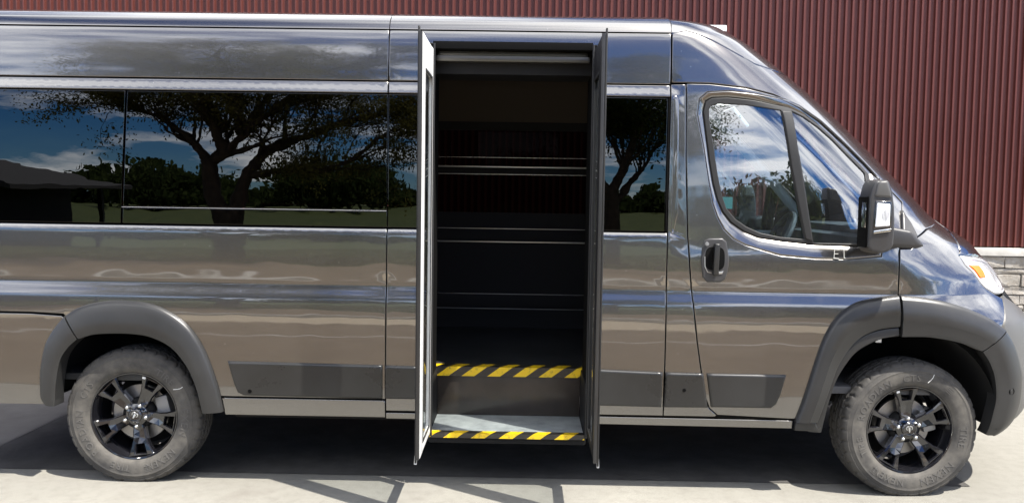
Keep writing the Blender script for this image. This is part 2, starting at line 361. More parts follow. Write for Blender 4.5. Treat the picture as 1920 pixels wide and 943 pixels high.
def dist2(poly, P):
    q = np.array(poly); a = q; b = np.roll(q, -1, 0); best = np.full(len(P), 9.)
    for i in range(len(q)):
        e = b[i]-a[i]; L = e@e or 1e-12; t = np.clip(((P-a[i])@e)/L, 0, 1); d = P-(a[i]+t[:, None]*e)
        best = np.minimum(best, np.hypot(d[:, 0], d[:, 1]))
    return best
def tess(loop, holes, da=.045):
    lo = np.min(loop, 0); hi = np.max(loop, 0)
    As = np.unique(np.concatenate([np.arange(lo[0], min(hi[0], 0)+1e-6, da), np.arange(max(lo[0], -.02), hi[0], .035) if hi[0] > -.02 else np.zeros(0)]))
    Zs = np.array([z for z in ZR if lo[1] < z < hi[1]])
    G = np.array([(a, z) for z in Zs for a in As]).reshape(-1, 2)
    if len(G):
        k = inside(loop, G) & (dist2(loop, G) > .006)
        for h in holes: k &= ~inside(h, G) & (dist2(h, G) > .006)
        G = G[k]
    V = list(map(tuple, loop)); E = [(i, (i+1) % len(loop)) for i in range(len(loop))]
    for h in holes:
        b = len(V); V += list(map(tuple, h)); E += [(b+i, b+(i+1) % len(h)) for i in range(len(h))]
    V += [tuple(g) for g in G]
    vo, eo, fo, *_ = delaunay_2d_cdt([Vector(v) for v in V], E, [], 0, 1e-6)
    vo = np.array([tuple(v) for v in vo]); F = np.array([tuple(f) for f in fo])
    c = vo[F].mean(1); k = inside(loop, c)
    for h in holes: k &= ~inside(h, c)
    F = F[k]
    A = vo[F]; ar = (A[:, 1, 0]-A[:, 0, 0])*(A[:, 2, 1]-A[:, 0, 1])-(A[:, 2, 0]-A[:, 0, 0])*(A[:, 1, 1]-A[:, 0, 1])
    F[ar < 0] = F[ar < 0][:, ::-1]
    return vo, F[np.abs(ar) > 1e-10]
def panel_data(loop, holes=(), off=0., gap=.0025, r=.004, drop=None, depth=.022, dom='X', den=.03):
    """a curved panel on the body surface with a rolled edge; loops are (x, z)"""
    drop = r*.8 if drop is None else drop
    def prep(lp, sgn):
        lp = [tuple(p) for p in lp]
        if (area2(lp) < 0) == (sgn > 0): lp = lp[::-1]
        lp = dens(lp, den); o = inset(lp, gap); i = inset(lp, gap+r)
        f = (lambda L: [(float(toA(x, z)), z) for x, z in L]) if dom == 'X' else (lambda L: L)
        return f(o), f(i)
    O, I = prep(loop, 1); H = [prep(h, -1) for h in holes]
    v2, F = tess(I, [h[1] for h in H])
    P = surfP(v2[:, 0], v2[:, 1]); Nn = surfN(v2[:, 0], v2[:, 1])
    V = [P+Nn*off]; NV = [Nn]; FA = [tuple(f) for f in F]; base = len(P)
    for (o, i) in [(O, I)]+H:
        o = np.array(o); i = np.array(i); n = len(o)
        pi = surfP(i[:, 0], i[:, 1]); ni = surfN(i[:, 0], i[:, 1]); po = surfP(o[:, 0], o[:, 1]); no = surfN(o[:, 0], o[:, 1])
        out = po-pi; out /= np.linalg.norm(out, axis=1, keepdims=True)+1e-12
        mid = (pi+po)/2+(po-pi)*.22
        nm = ni+out*.7; nm /= np.linalg.norm(nm, axis=1, keepdims=True)
        ne = ni*.12+out; ne /= np.linalg.norm(ne, axis=1, keepdims=True)
        rows = [(pi+ni*off, ni), (mid+ni*(off-drop*.30), nm), (po+no*(off-drop), ne), (po+no*(off-depth), ne)]
        for p, nn in rows: V.append(p); NV.append(nn)
        for k in range(3):
            a = base+k*n; b = a+n
            for j in range(n): FA.append((a+j, b+j, b+(j+1) % n, a+(j+1) % n))
        base += 4*n
    return np.concatenate(V), np.concatenate(NV), FA
def flip(V, Nn, F):
    V = V.copy(); Nn = Nn.copy(); V[:, 1] = 2*HALF-V[:, 1]; Nn[:, 1] *= -1
    return V, Nn, [f[::-1] for f in F]
def panel(name, loop, m, parent, side='near', **k):
    V, Nn, F = panel_data(loop, **k)
    if side == 'far': V, Nn, F = flip(V, Nn, F)
    if side == 'both':
        V2, N2, F2 = flip(V, Nn, F); b = len(V); V = np.concatenate([V, V2]); Nn = np.concatenate([Nn, N2]); F = F+[tuple(i+b for i in f) for f in F2]
    return mesh(name, V, F, m, parent, True, Nn)
def resamp(p, n):
    p = np.array(p, float); d = np.r_[0, np.cumsum(np.hypot(*np.diff(p, axis=0).T))]; t = np.linspace(0, d[-1], n)
    # smooth (catmull-like) by pchip on both coordinates over arclength
    fx = pchip(list(zip(d, p[:, 0]))); fz = pchip(list(zip(d, p[:, 1]))); return np.stack([fx(t), fz(t)], 1)
def flare(name, out, inn, m, parent, prof, n=40, back=.09, side='near'):
    """wheel-arch flare: prof = list of (t across from outer to inner edge, proud)"""
    O = resamp(out, n); I = resamp(inn, n); V = []
    for i in range(n):
        for (t, h) in prof:
            x, z = O[i]*(1-t)+I[i]*t; a = float(toA(x, z)); p = surfP(a, z); nn = surfN(a, z); V.append(p+nn*h)
        x, z = I[i]; a = float(toA(x, z)); p = V[-1].copy(); p[1] += back; V.append(p)
    k = len(prof)+1; F = []
    for i in range(n-1):
        for j in range(k-1): F.append((i*k+j, i*k+j+1, (i+1)*k+j+1, (i+1)*k+j))
    V = np.array(V)
    for e, rv in ((0, False), (n-1, True)):      # end caps
        b = len(V); ring = V[e*k:(e+1)*k].copy(); ring[:, 1] += .03; V = np.concatenate([V, ring])
        for j in range(k-1):
            f = (e*k+j, b+j, b+j+1, e*k+j+1); F.append(f if not rv else f[::-1])
    # orient outward (towards -Y)
    v0, v1, v2 = (V[i] for i in F[0][:3])
    if np.cross(v1-v0, v2-v0)[1] > 0: F = [f[::-1] for f in F]
    if side == 'far':
        V[:, 1] = 2*HALF-V[:, 1]; F = [f[::-1] for f in F]
    o = mesh(name, V, F, m, parent, True); o.data.set_sharp_from_angle(angle=math.radians(45)); return o
def lathe(prof, n, m_axis='Y', start=0):
    V = []; F = []; k = len(prof)
    for i in range(n):
        t = 2*math.pi*i/n
        for (y, r) in prof: V.append((r*math.sin(t), y, r*math.cos(t)))
    for i in range(n):
        for j in range(k-1): F.append((i*k+j, i*k+j+1, ((i+1) % n)*k+j+1, ((i+1) % n)*k+j))
    return V, F
# ------------------------------------------------------------------ the van
van = empty('passenger_van', (2.0, 1.025, 0)); van['_base'] = 1
tag(van, 'long dark grey high-roof passenger van parked side-on with both entrance doors open', 'van')
X0, SA, DL, DR, SB = -1.0, 1.3257, 1.536, 2.374, 2.755
def midline(o, i, t, n=40):
    return [tuple(p) for p in (resamp(LN[o], n)*(1-t)+resamp(LN[i], n)*t)]
arch_r = [p for p in midline('flare_r_out', 'flare_r_in', .35) if p[1] > .47]
arch_rr = midline('flare_rr_out', 'flare_rr_in', .35)
arch_d = midline('flare_d_out', 'flare_d_in', .35)
arch_f = midline('flare_f_out', 'flare_f_in', .35)
FL_PROF = [(0, .001), (.03, .014), (.08, .022), (.16, .027), (.35, .034), (.62, .040), (.92, .042), (1, .036)]
FL_PROF_F = [(0, .001), (.03, .016), (.08, .026), (.16, .031), (.35, .036), (.60, .040), (.64, .036), (.92, .034), (1, .028)]
for side in ('near', 'far'):
    K = dict(parent=van, side=side)
    pan = lambda name, loop, m='van_paint', **k: panel(name, loop, m, **K, **k)
    # upper side and the rail below the roof
    xe = [(X0, SA), (SA, DL), (DR, SB)] if side == 'near' else [(X0, SA), (SA, SB)]
    for (a, b) in xe:
        if side == 'near' and (a, b) == (SA, DL): continue
        if side == 'near' and (a, b) == (DR, SB): continue
        pan('upper_panel', [(a, 2.096), (b, 2.096), (b, 2.356), (a, 2.356)])
        pan('window_rail', [(a, 2.032), (b, 2.032), (b, 2.094), (a, 2.094)])
    if side == 'near':
        # the panel over and beside the entrance (one frame with the door opening cut out)
        pan('door_header', [(SA, 2.096), (DL, 2.096), (DL, 2.285), (DR, 2.285), (DR, 2.096), (SB, 2.096), (SB, 2.356), (SA, 2.356)])
        for (a, b) in ((SA, DL), (DR, SB)):
            pan('window_rail', [(a, 2.032), (b, 2.032), (b, 2.094), (a, 2.094)])
    # windows
    G = dict(m='tint_glass' if side == 'near' else 'far_tint_glass', off=-.004, r=.002, depth=.008)
    p0, p1 = LN['pane_split']
    pan('window', [(X0, 1.353), (-.045, 1.353), (p0[0]-.003, 2.030), (X0, 2.030)], **G)
    pan('window', [(-.036, 1.440), (SA, 1.440), (SA, 2.030), (p0[0]+.003, 2.030)], **G)
    pan('window', [(-.040, 1.353), (SA, 1.353), (SA, 1.436), (-.036, 1.436)], **G)
    if side == 'near':
        pan('window', [(SA, 1.353), (DL, 1.353), (DL, 2.030), (SA, 2.030)], **G)
        pan('window', [(DR, 1.353), (SB-.012, 1.353), (SB-.012, 2.030), (DR, 2.030)], **G)
        pan('window_edge', [(SB-.012, 1.353), (SB, 1.353), (SB, 2.030), (SB-.012, 2.030)], m='seam_black', off=-.003, r=.001)
    else:
        pan('window', [(SA, 1.353), (SB, 1.353), (SB, 2.030), (SA, 2.030)], **G)
    tr = tube('window_trim', [(-.038, S(-.03, 1.438)-.001, 1.438), (SA-.004, S(1.3, 1.438)-.001, 1.438)], .0016, 'alloy', van) if side == 'near' else None
    # lower side
    rs = [(X0, .893)]+[p for p in LN['rear_seam']]
    pan('side_panel', [(X0, 1.350)]+[(X0, .895), (-.50, .892), (-.335, .885)]+arch_r+[(arch_r[-1][0]+.006, .470), (SA, .470), (SA, 1.350)])
    pan('rear_corner_panel', [(X0, .889), (-.50, .887), (-.345, .878)]+arch_rr[::-1]+[(-.42, .410), (X0, .410)])
    if side == 'near':
        for (a, b) in ((SA, DL), (DR, SB)):
            pan('entry_side_panel', [(a, .408), (b, .408), (b, 1.350), (a, 1.350)])
    else:
        pan('side_panel', [(SA, .408), (SB, .408), (SB, 1.350), (SA, 1.350)])
    pan('rocker', [(.493, .372), (SA, .372), (SA, .466), (.475, .466)])
    if side == 'near':
        pan('rocker', [(SA, .366), (DL, .366), (DL, .402), (SA, .402)], r=.003)
        pan('rocker', [(DR, .358), (3.42, .352), (3.42, .398), (DR, .402)], r=.003)
    else:
        pan('rocker', [(SA, .366), (3.42, .352), (3.42, .398), (SA, .402)], r=.003)
    # B-pillar strip with its sunk channel
    dr_ = LN['door_rear']
    pan('door_pillar', [(SB, 2.100), (SB, .408), (3.02, .408)]+dr_[::-1][:-1]+[(2.832, 2.100)])
    pan('pillar_channel', LN['corner_recess'], off=.0035, r=.007, drop=.005)
    # front door
    fd = [LN['door_top'][0]]+dr_[1:]+LN['door_bot'][1:]+[p for p in arch_d if p[1] > .42]+[(3.931, 1.02)]+LN['door_front'][::-1]+LN['door_top'][::-1][1:-1]
    door = pan('front_door', fd, holes=[LN['surround_out']])
    def ring(name, outer, inner, h0, h1, m, mid=.5):
        o = dens(outer, .02); i = np.array(dens(inner, .004)); V = []; F = []; n = len(o)
        for p in o:
            q = i[np.argmin(np.hypot(i[:, 0]-p[0], i[:, 1]-p[1]))]
            for t, h in ((0, h0-.012), (0, h0), (.12, h0-.001), (mid, h0*(1-mid)+h1*mid+.0015), (.94, h1), (1, h1-.01)):
                x, z = p[0]*(1-t)+q[0]*t, p[1]*(1-t)+q[1]*t; a = float(toA(x, z)); V.append(surfP(a, z)+surfN(a, z)*h)
        k = 6
        for s_ in range(n):
            for j in range(k-1): F.append((s_*k+j, s_*k+j+1, ((s_+1) % n)*k+j+1, ((s_+1) % n)*k+j))
        V = np.array(V)
        v0, v1, v2 = (V[i_] for i_ in F[2][:3])
        if np.cross(v1-v0, v2-v0)[1] > 0: F = [f[::-1] for f in F]
        if side == 'far': V[:, 1] = 2*HALF-V[:, 1]; F = [f[::-1] for f in F]
        return mesh(name, V, F, m, None, True)
    def sub(o, parent):
        o.parent = parent; o.location = (0, 0, 0); return o
    sub(ring('window_surround', LN['surround_out'], LN['seal_out'], -.0005, -.014, 'van_paint'), door)
    sub(pan('window_seal', LN['seal_out'], m='rubber', off=-.010, gap=-.001, r=.005, holes=[LN['glass_main'], LN['glass_q']]), door)
    sub(pan('door_window', LN['glass_main'], m='cab_glass', off=-.016, gap=-.002, r=.001, depth=.003), door)
    sub(pan('quarter_window', LN['glass_q'], m='cab_glass', off=-.016, gap=-.002, r=.001, depth=.003), door)
    gm, gq = LN['glass_main'], LN['glass_q']
    sub(pan('division_bar', [gm[4], gm[5], gm[6], gq[7], gq[8], gq[9], gq[0]], m='rubber', off=-.003, gap=.003, r=.008), door)
    # cab side above the door, A-pillar and fender
    rsm = [(2.758, 2.358)]+LN['roofseam'][1:]+[(3.34, 2.195), (3.46, 2.185)]
    wedge = [(float(XFr(z)-.035*LZ(z)), z) for z in np.linspace(1.43, 2.18, 14)]
    pan('a_pillar_panel', rsm+wedge[::-1]+LN['fender_top'][::-1][1:-1]+[(3.936, 1.30), (4.004, 1.522)]+[(x, z+.001) for x, z in LN['door_top'][::-1][1:]]+[(2.758, 2.105)])
    ff = LN['fender_front']
    pan('front_fender', [(3.9335, 1.03), (3.9335, 1.2866)]+[p for p in LN['fender_top'][2:]]+ff[1:]+[p for p in arch_f[::-1]])
    pan('mirror_base_cover', LN['arm'], m='mirror_plastic', off=.018, r=.012, drop=.012)
    # cladding strips
    cl = ['clad1', 'clad2', 'clad3', 'clad4', 'clad5'] if side == 'near' else ['clad1', 'clad5']
    for c in cl: pan('side_cladding', LN[c], m='clad_plastic', off=.017, gap=.0015, r=.013, drop=.012)
    if side == 'far': pan('side_cladding', [(1.325, .65), (2.953, .637), (2.98, .456), (1.325, .474)], m='clad_plastic', off=.017, gap=.0015, r=.013, drop=.012)
    # wheel-arch flares
    flare('arch_flare', LN['flare_r_out'], LN['flare_r_in'], 'flare_plastic', van, FL_PROF, side=side)
    flare('arch_flare', LN['flare_rr_out'], LN['flare_rr_in'], 'flare_plastic', van, FL_PROF, 24, side=side)
    flare('arch_flare', LN['flare_d_out'], LN['flare_d_in'], 'flare_plastic', van, FL_PROF_F, side=side, back=.03)
    flare('arch_lip', [(3.4925, .345)]+LN['lip_out'][2:], LN['lip_in'], 'flare_plastic', van, [(0, .004), (.06, .012), (.3, .014), (.9, .014), (1, .008)], side=side)
    flare('arch_flare', LN['flare_f_out'], LN['flare_f_in'], 'flare_plastic', van, FL_PROF_F, 30, side=side)
    flare('arch_flare', LN['flare_b_out'], LN['flare_b_in'], 'flare_plastic', van, FL_PROF_F, 30, side=side)
    pan('arch_foot', [(3.424, .346), (3.56, .343), (3.533, .397), (3.43, .394)], m='flare_plastic', off=.016, r=.008)
    # headlamp
    hl = pan('headlight', LN['headlight'], m='lens_glass', off=.006, r=.010, drop=.008, depth=.02)
    sub(pan('lamp_bowl', LN['headlight'], m='signal_lens', off=-.010, gap=.006, r=.008), hl)
    sub(pan('turn_signal', LN['amber'], m='amber', off=.009, gap=.0, r=.004, depth=.02), hl)
    sub(pan('lamp_rim', [p for p in LN['headlight']], m='signal_lens', off=.002, gap=.001, r=.004, holes=[inset([p for p in (LN['headlight'] if area2(LN['headlight']) > 0 else LN['headlight'][::-1])], .016)]), hl)
    # dark shell behind the gaps
    H = dict(m='seam_black', off=-.026, gap=0, r=.001, depth=.002)
    x1 = DL-.01 if side == 'near' else SB
    pan('inner_skin', [(X0+.01, 1.345), (X0+.01, .42), (-.47, .42)]+[(p[0], p[1]+.02) for p in arch_rr]+[(p[0]+.01, p[1]+.012) for p in arch_r]+[(.50, .378), (x1, .378), (x1, 1.345)], **H)
    pan('inner_skin', [(X0+.01, 2.02), (x1, 2.02), (x1, 2.36), (X0+.01, 2.36)], **H)
    if side == 'near':
        pan('inner_skin', [(DR+.01, .42), (3.03, .42), (2.90, 1.05), (2.862, 1.345), (2.845, 2.10), (2.80, 2.36), (DR+.01, 2.36)], holes=[[(DR+.03, 1.40), (SB-.04, 1.40), (SB-.04, 2.0), (DR+.03, 2.0)]], **H)
    pan('inner_skin', [(3.02, .415), (3.42, .415), (3.50, .75), (3.60, .98), (3.90, 1.06), (3.90, 1.22), (3.30, 1.22), (3.05, 1.28), (2.90, 1.28), (2.92, .9)], **H)
# flare bolt recesses
# ---- pieces that wrap over or round the nose (both sides in one mesh)
def patch(name, xedge, zlo, zhi, m, parent, nq=28, nt=16, off=0., power=1., qmax=1.):
    q = np.linspace(0, qmax, nq); t = np.linspace(0, 1, nt); V = []; Nn = []
    for qq in q:
        for tt in t:
            tz = 1-(1-tt)**power; z = float(np.clip(zlo(qq)*(1-tz)+zhi(qq)*tz, .285, 2.522))
            a0 = float(toA(xedge(z), z)); a = a0*(1-qq)+float(LZ(z))*math.pi/2*qq
            n = surfN(a, z); V.append(surfP(a, z)+n*off); Nn.append(n)
    F = [(i*nt+j, (i+1)*nt+j, (i+1)*nt+j+1, i*nt+j+1) for i in range(nq-1) for j in range(nt-1)]
    # rolled-in rim on the low, high and outer edges
    V = np.array(V); Nn = np.array(Nn)
    for idx, rv in (([i*nt for i in range(nq)], False), ([i*nt+nt-1 for i in range(nq)], True), (list(range(nt)), True)):
        b = len(V); V = np.concatenate([V, V[idx]-Nn[idx]*.02]); Nn = np.concatenate([Nn, Nn[idx]])
        for j in range(len(idx)-1):
            f = (idx[j], b+j, b+j+1, idx[j+1]); F.append(f[::-1] if rv else f)
    V2, N2, F2 = flip(V, Nn, F); b = len(V)
    return mesh(name, np.concatenate([V, V2]), F+[tuple(i+b for i in f) for f in F2], m, parent, True, np.concatenate([Nn, N2]))
lin = lambda pts: (lambda q: float(np.interp(q, *zip(*pts))))
def q_of(x, z, xe):
    a0 = float(toA(xe, z)); return (float(toA(x, z))-a0)/(float(LZ(z))*math.pi/2-a0)
seam_q = [(0, 2.361)]+[(q_of(x, z, 2.758), z+.003) for x, z in LN['roofseam'][1:]]+[(q_of(3.34, 2.195, 2.758), 2.199), (q_of(3.46, 2.185, 2.758), 2.19)]
seam_q += [(min(seam_q[-1][0]+.12, .9), 2.27), (1, 2.345)]
patch('cab_roof', lambda z: 2.760, lin(seam_q), lambda q: 2.522, 'van_paint', van, 44, 30, power=1.8)
windshield = patch('windshield', lambda z: float(XFr(z)-.033*LZ(z)), lin([(0, 1.44), (1, 1.46)]), lin([(0, 2.185), (.3, 2.27), (1, 2.338)]), 'cab_glass', van, 24, 24, -.003)
patch('hood', lambda z: float(np.interp(z, [1.05, 1.25, 1.27, 1.33, 1.385, 1.43], [4.50, 4.306, 4.318, 4.328, 4.336, 4.30])), lin([(0, 1.258), (.25, 1.25), (.5, 1.20), (1, 1.12)]), lin([(0, 1.427), (1, 1.45)]), 'van_paint', van, 26, 14)
patch('grille', lambda z: float(np.interp(z, [.9, 1.05, 1.07, 1.115, 1.165, 1.205, 1.25], [4.60, 4.70, 4.724, 4.704, 4.664, 4.60, 4.52])), lin([(0, 1.04), (.4, .96), (1, .93)]), lin([(0, 1.19), (.3, 1.19), (.5, 1.19), (1, 1.115)]), 'clad_plastic', van, 20, 12, -.006)
patch('front_bumper', lambda z: float(np.interp(z, [.34, .42, .5, .62, .72, .81, .87, .94, 1.02, 1.045], [4.535, 4.600, 4.622, 4.622, 4.590, 4.550, 4.508, 4.536, 4.576, 4.61])), lin([(0, .345), (.3, .36), (.6, .33), (1, .32)]), lin([(0, 1.035), (.4, .955), (1, .925)]), 'bumper_plastic', van, 30, 26)
# roof over the passenger room: two lengths with a joint between
def roof_len(x0, x1):
    V = []; Nn = []; zs = [2.360, 2.37, 2.38, 2.39, 2.40, 2.41, 2.42, 2.43, 2.44, 2.45, 2.46, 2.468, 2.478, 2.488, 2.498, 2.510, 2.518, 2.522]
    xs = np.linspace(x0+.002, x1-.002, 12); rows = [(z, 0) for z in zs]+[(z, 1) for z in zs[::-1][1:]]
    for x in xs:
        for z, f in rows:
            p = np.array([x, float(YA(z)), z]); e = 1.5e-3; s = (float(YA(min(z+e, 2.522)))-float(YA(z-e)))/(min(z+e, 2.522)-z+e)
            n = np.array([0, -1, s]); n /= np.linalg.norm(n)
            if f: p[1] = 2*HALF-p[1]; n[1] *= -1
            V.append(p); Nn.append(n)
    k = len(rows); F = [(i*k+j, (i+1)*k+j, (i+1)*k+j+1, i*k+j+1) for i in range(11) for j in range(k-1)]
    return mesh('roof', V, F, 'van_paint', van, True, Nn)
roof_len(X0, SA); roof_len(SA, 2.757)
box('roof_seam', (X0+.01, .095, 2.335), (2.757, 1.955, 2.374), 'seam_black', van, .002)
# marker lamp on the roof edge
bm = bmesh.new(); bm_box(bm, (3.00, .42, 2.428), (3.115, .56, 2.470)); bmobj('roof_marker_lamp', bm, 'white_plastic', van, True, .012)
# rear end, floor pan, bulkheads
box('rear_door_panel', (X0-.03, .03, .42), (X0, 2.02, 2.42), 'van_paint', van, .02)
box('rear_bumper', (X0-.10, .05, .36), (X0-.001, 2.0, .56), 'clad_plastic', van, .03)
for (lo, hi) in (((.52, .10, .34), (1.50, 1.95, .50)), ((2.40, .10, .34), (3.45, 1.95, .50)), ((1.50, .62, .36), (2.40, 1.95, .50)), ((-.95, .62, .40), (.52, 1.43, .60)), ((3.45, .62, .36), (4.55, 1.43, .60))):
    box('floor_pan', lo, hi, 'liner_black', van, .01)
# wheel-arch liners
def liner(xc, rx, flat):
    n = 26; V = []; F = []
    for i in range(n+1):
        t = math.radians(-12+204*i/n); x = xc-rx*math.cos(t); z = .40+.475*math.sin(t)
        for y in (.028, .66): V.append((x, y, max(z, flat)))
    for i in range(n): F.append((2*i, 2*i+1, 2*i+3, 2*i+2))
    c = len(V); V.append((xc, .66, .38)); F += [(2*i+1, c, 2*i+3) for i in range(n)]
    V = np.array(V); m = len(V); W = V.copy(); W[:, 1] = 2*HALF-W[:, 1]
    for j, vv in enumerate((V, W)): mesh('wheel_well', vv, F, 'liner_black', van, True)
liner(-.015, .445, .425); liner(4.0, .47, .365)
box('arch_label', (3.845, .06, .80), (3.875, .063, .845), 'paper_white', van, .001)
# ------------------------------------------------------------------ wheels
def m_tyre():
    m = mat('tyre_rubber', (.05, .05, .05), .75, spec=.3); t = NT(m)
    d = t.noise(7, 7, .65); f = t.noise(60, 4)
    sx = t.n('ShaderNodeSeparateXYZ', {0: t.tc.outputs['Object']})
    r = t.n('ShaderNodeVectorMath', {0: t.n('ShaderNodeCombineXYZ', {0: sx.outputs[0], 2: sx.outputs[2]}).outputs[0]}, operation='LENGTH').outputs['Value']
    # dried dust sits on the sidewall, worn cleaner near the tread
    band = t.ramp(r, [(.21, (1, 1, 1)), (.30, (.75, .75, .75)), (.345, (.45, .45, .45)), (.36, (.25, .25, .25))])
    amt = t.math('MULTIPLY', t.ramp(d, [(.36, (.12, .12, .12)), (.64, (1, 1, 1))]), band, True)
    c = t.mix(amt, (.030, .030, .031, 1), (.150, .138, .118, 1)); c = t.mix(t.math('MULTIPLY', f, .25), c, (.07, .065, .06, 1))
    t.link(c, t.b.inputs['Base Color']); t.link(t.bump(f, .0006, .6), t.b.inputs['Normal'])
m_tyre()
m_ = mat('tyre_letter', (.10, .095, .088), .75, spec=.25)
TR, TC = .362, .347       # tread radius, hub height
def make_wheel():
    w = bpy.data.objects.new('wheel', None); COL.objects.link(w); w.parent = van
    half = [(-.083, .228), (-.092, .230), (-.098, .236), (-.103, .243), (-.106, .247), (-.111, .262), (-.1135, .285), (-.1135, .300), (-.1125, .308), (-.1138, .311), (-.1138, .3135), (-.1115, .3165), (-.109, .326), (-.1055, .3335), (-.1065, .336), (-.101, .345), (-.094, .3515), (-.086, .3555)]
    tread = [(-.078, .3575), (-.060, .3595), (-.0575, .3595), (-.055, .3515), (-.047, .3515), (-.0445, .3605), (-.022, .361), (-.0195, .361), (-.017, .3530), (-.009, .3530), (-.0065, .3613)]
    pr = half+tread+[(-y, r) for y, r in reversed(half+tread)]
    n = 216; V = []; F = []; k = len(pr)
    for i in range(n):
        t = 2*math.pi*i/n
        for j, (y, r) in enumerate(pr):
            ay = abs(y); rr = r
            if r > .3505 and ay > .058 and i % 6 == (0 if y < 0 else 3): rr = r-.0085
            elif .330 < r <= .3505 and ay > .09 and i % 6 == (0 if y < 0 else 3): rr = r-.004
            elif r > .356 and ay > .058 and i % 6 == (3 if y < 0 else 0): rr = r-.003
            elif r > .358 and .018 < ay < .048 and (i+2) % 5 == 0: rr = r-.006
            elif r > .36 and ay < .01 and i % 4 == 0: rr = r-.003
            a = t+(.03*math.sin(y*40) if r > .355 else 0)
            z = rr*math.cos(a); z = max(z, -TC+.003+max(0, (-TC-z))*.05)
            bulge = 1+.05*max(0, -z-.30)/.05 if False else 1
            V.append((rr*math.sin(a), y*bulge, z))
    for i in range(n):
        for j in range(k-1): F.append((i*k+j, ((i+1) % n)*k+j, ((i+1) % n)*k+j+1, i*k+j+1))
    ty = mesh('tyre', V, F, 'tyre_rubber', w, True); ty.data.set_sharp_from_angle(angle=math.radians(32))
    V, F = lathe([(-.082, .2295), (-.092, .2305), (-.0945, .2280), (-.0935, .2230), (-.088, .2200), (-.078, .2180), (-.060, .2140), (-.030, .2040), (.02, .1980), (.095, .2000)], 96)
    rb = mesh('rim', V, F, 'gloss_black', w, True); rb.data.set_sharp_from_angle(angle=math.radians(35))
    # five broad spokes, each with a square window near the rim
    def face_y(r): return -.058-.026*min(1, max(0, (r-.05)/.15))
    outl = [(-.028, .040), (.028, .040), (.032, .080), (.036, .120), (.046, .160), (.060, .190), (.072, .2165), (-.072, .2165), (-.060, .190), (-.046, .160), (-.036, .120), (-.032, .080)]
    hole = [(-.021, .156), (.021, .156), (.030, .2030), (-.030, .2030)]
    for q in range(5):
        o = dens(outl, .012); h = dens(hole[::-1], .012); oi = inset(o, .006); hi = inset(h, .0045)
        V = []; F = []
        E = []; pts = oi+hi; E += [(i, (i+1) % len(oi)) for i in range(len(oi))]; b = len(oi); E += [(b+i, b+(i+1) % len(hi)) for i in range(len(hi))]
        pts += [(0, r) for r in (.06, .09, .12)]
        vo, _, fo, *_ = delaunay_2d_cdt([Vector(p) for p in pts], E, [], 0, 1e-6)
        P = np.array([tuple(v) for v in vo]); T = np.array([tuple(f) for f in fo]); c = P[T].mean(1)
        T = T[inside(oi, c) & ~inside(hi, c)]
        def dish(x, r): return face_y(r)+(.006 if abs(x) < .014 and .06 < r < .14 else 0)
        V = [(x, dish(x, r), r) for x, r in P]; F = [tuple(t) for t in T]
        for lo, li in ((o, oi), (h, hi)):
            b = len(V); n = len(lo)
            V += [(x, face_y(r), r) for x, r in li]+[(x, face_y(r)+.007, r) for x, r in lo]+[(x, face_y(r)+.038, r) for x, r in lo]
            for k_ in range(2):
                for i in range(n): F.append((b+k_*n+i, b+k_*n+(i+1) % n, b+(k_+1)*n+(i+1) % n, b+(k_+1)*n+i))
        M = Matrix.Rotation(math.radians(72*q), 4, 'Y')
        sp = mesh('spoke', [M @ Vector(v) for v in V], F, 'gloss_black', w)
        bm = bmesh.new(); bm.from_mesh(sp.data); bmesh.ops.recalc_face_normals(bm, faces=bm.faces); bm.to_mesh(sp.data); bm.free()
        a = math.radians(72*q)
        c = Vector((.058*math.sin(a), -.060, .058*math.cos(a)))
        bm = bmesh.new()
        bmesh.ops.create_cone(bm, cap_ends=True, segments=6, radius1=.0125, radius2=.0115, depth=.030, matrix=Matrix.Translation(c+Vector((0, -.008, 0))) @ Matrix.Rotation(math.pi/2, 4, 'X'))
        bmesh.ops.create_uvsphere(bm, u_segments=10, v_segments=6, radius=.0105, matrix=Matrix.Translation(c+Vector((0, -.022, 0))))
        bmobj('lug_nut', bm, 'nut_steel', w, True)
    V, F = lathe([(-.052, .062), (-.062, .058), (-.066, .052), (-.070, .040), (-.071, .037), (-.082, .0355), (-.087, .031), (-.088, .029), (-.087, .026), (-.0875, .0)], 48)
    hub = mesh('hub_cap', V, F, 'gloss_black', w, True); hub.data.set_sharp_from_angle(angle=math.radians(30))
    # emblem: long tapering face between two curled horns
    bm = bmesh.new()
    for s in (-1, 1):
        pts = [(.002, .0155), (.008, .017), (.0135, .0135), (.0155, .007), (.0135, .001), (.0105, -.002)]
        bm_tube(bm, [(s*x, -.0885, z) for x, z in pts], [.0022, .0032, .0034, .0030, .0022, .0010], 6)
        f = [bm.verts.new((s*x, y, z)) for x, y, z in ((0, -.0915, .013), (.0055, -.089, .009), (.0045, -.089, -.004), (.0022, -.089, -.0135), (0, -.0905, -.015))]
        bm.faces.new(f if s < 0 else f[::-1])
    bmobj('hub_emblem', bm, 'alloy', w, True)
    V, F = lathe([(.00, .05), (.00, .148), (.024, .148), (.024, .05)], 48); mesh('brake_disc', V, F, 'disc_steel', w, True).data.set_sharp_from_angle(angle=.5)
    V, F = lathe([(-.045, .0), (-.045, .078), (.0, .085)], 32); mesh('hub', V, F, 'liner_black', w, True)
    bm = bmesh.new(); M = Matrix.Rotation(math.radians(75), 4, 'Y'); bm_box(bm, (-.06, -.028, .098), (.06, .05, .165), M); bmobj('brake_caliper', bm, 'caliper', w, True, .012)
    V, F = lathe([(.10, .02), (.10, .19)], 40); mesh('wheel_back', V, F, 'liner_black', w)
    bm = bmesh.new(); bm_box(bm, (-.008, -.0890, .203), (.008, -.0855, .213), Matrix.Rotation(math.radians(-13), 4, 'Y')); bmobj('balance_weight', bm, 'chalk', w)
    return w
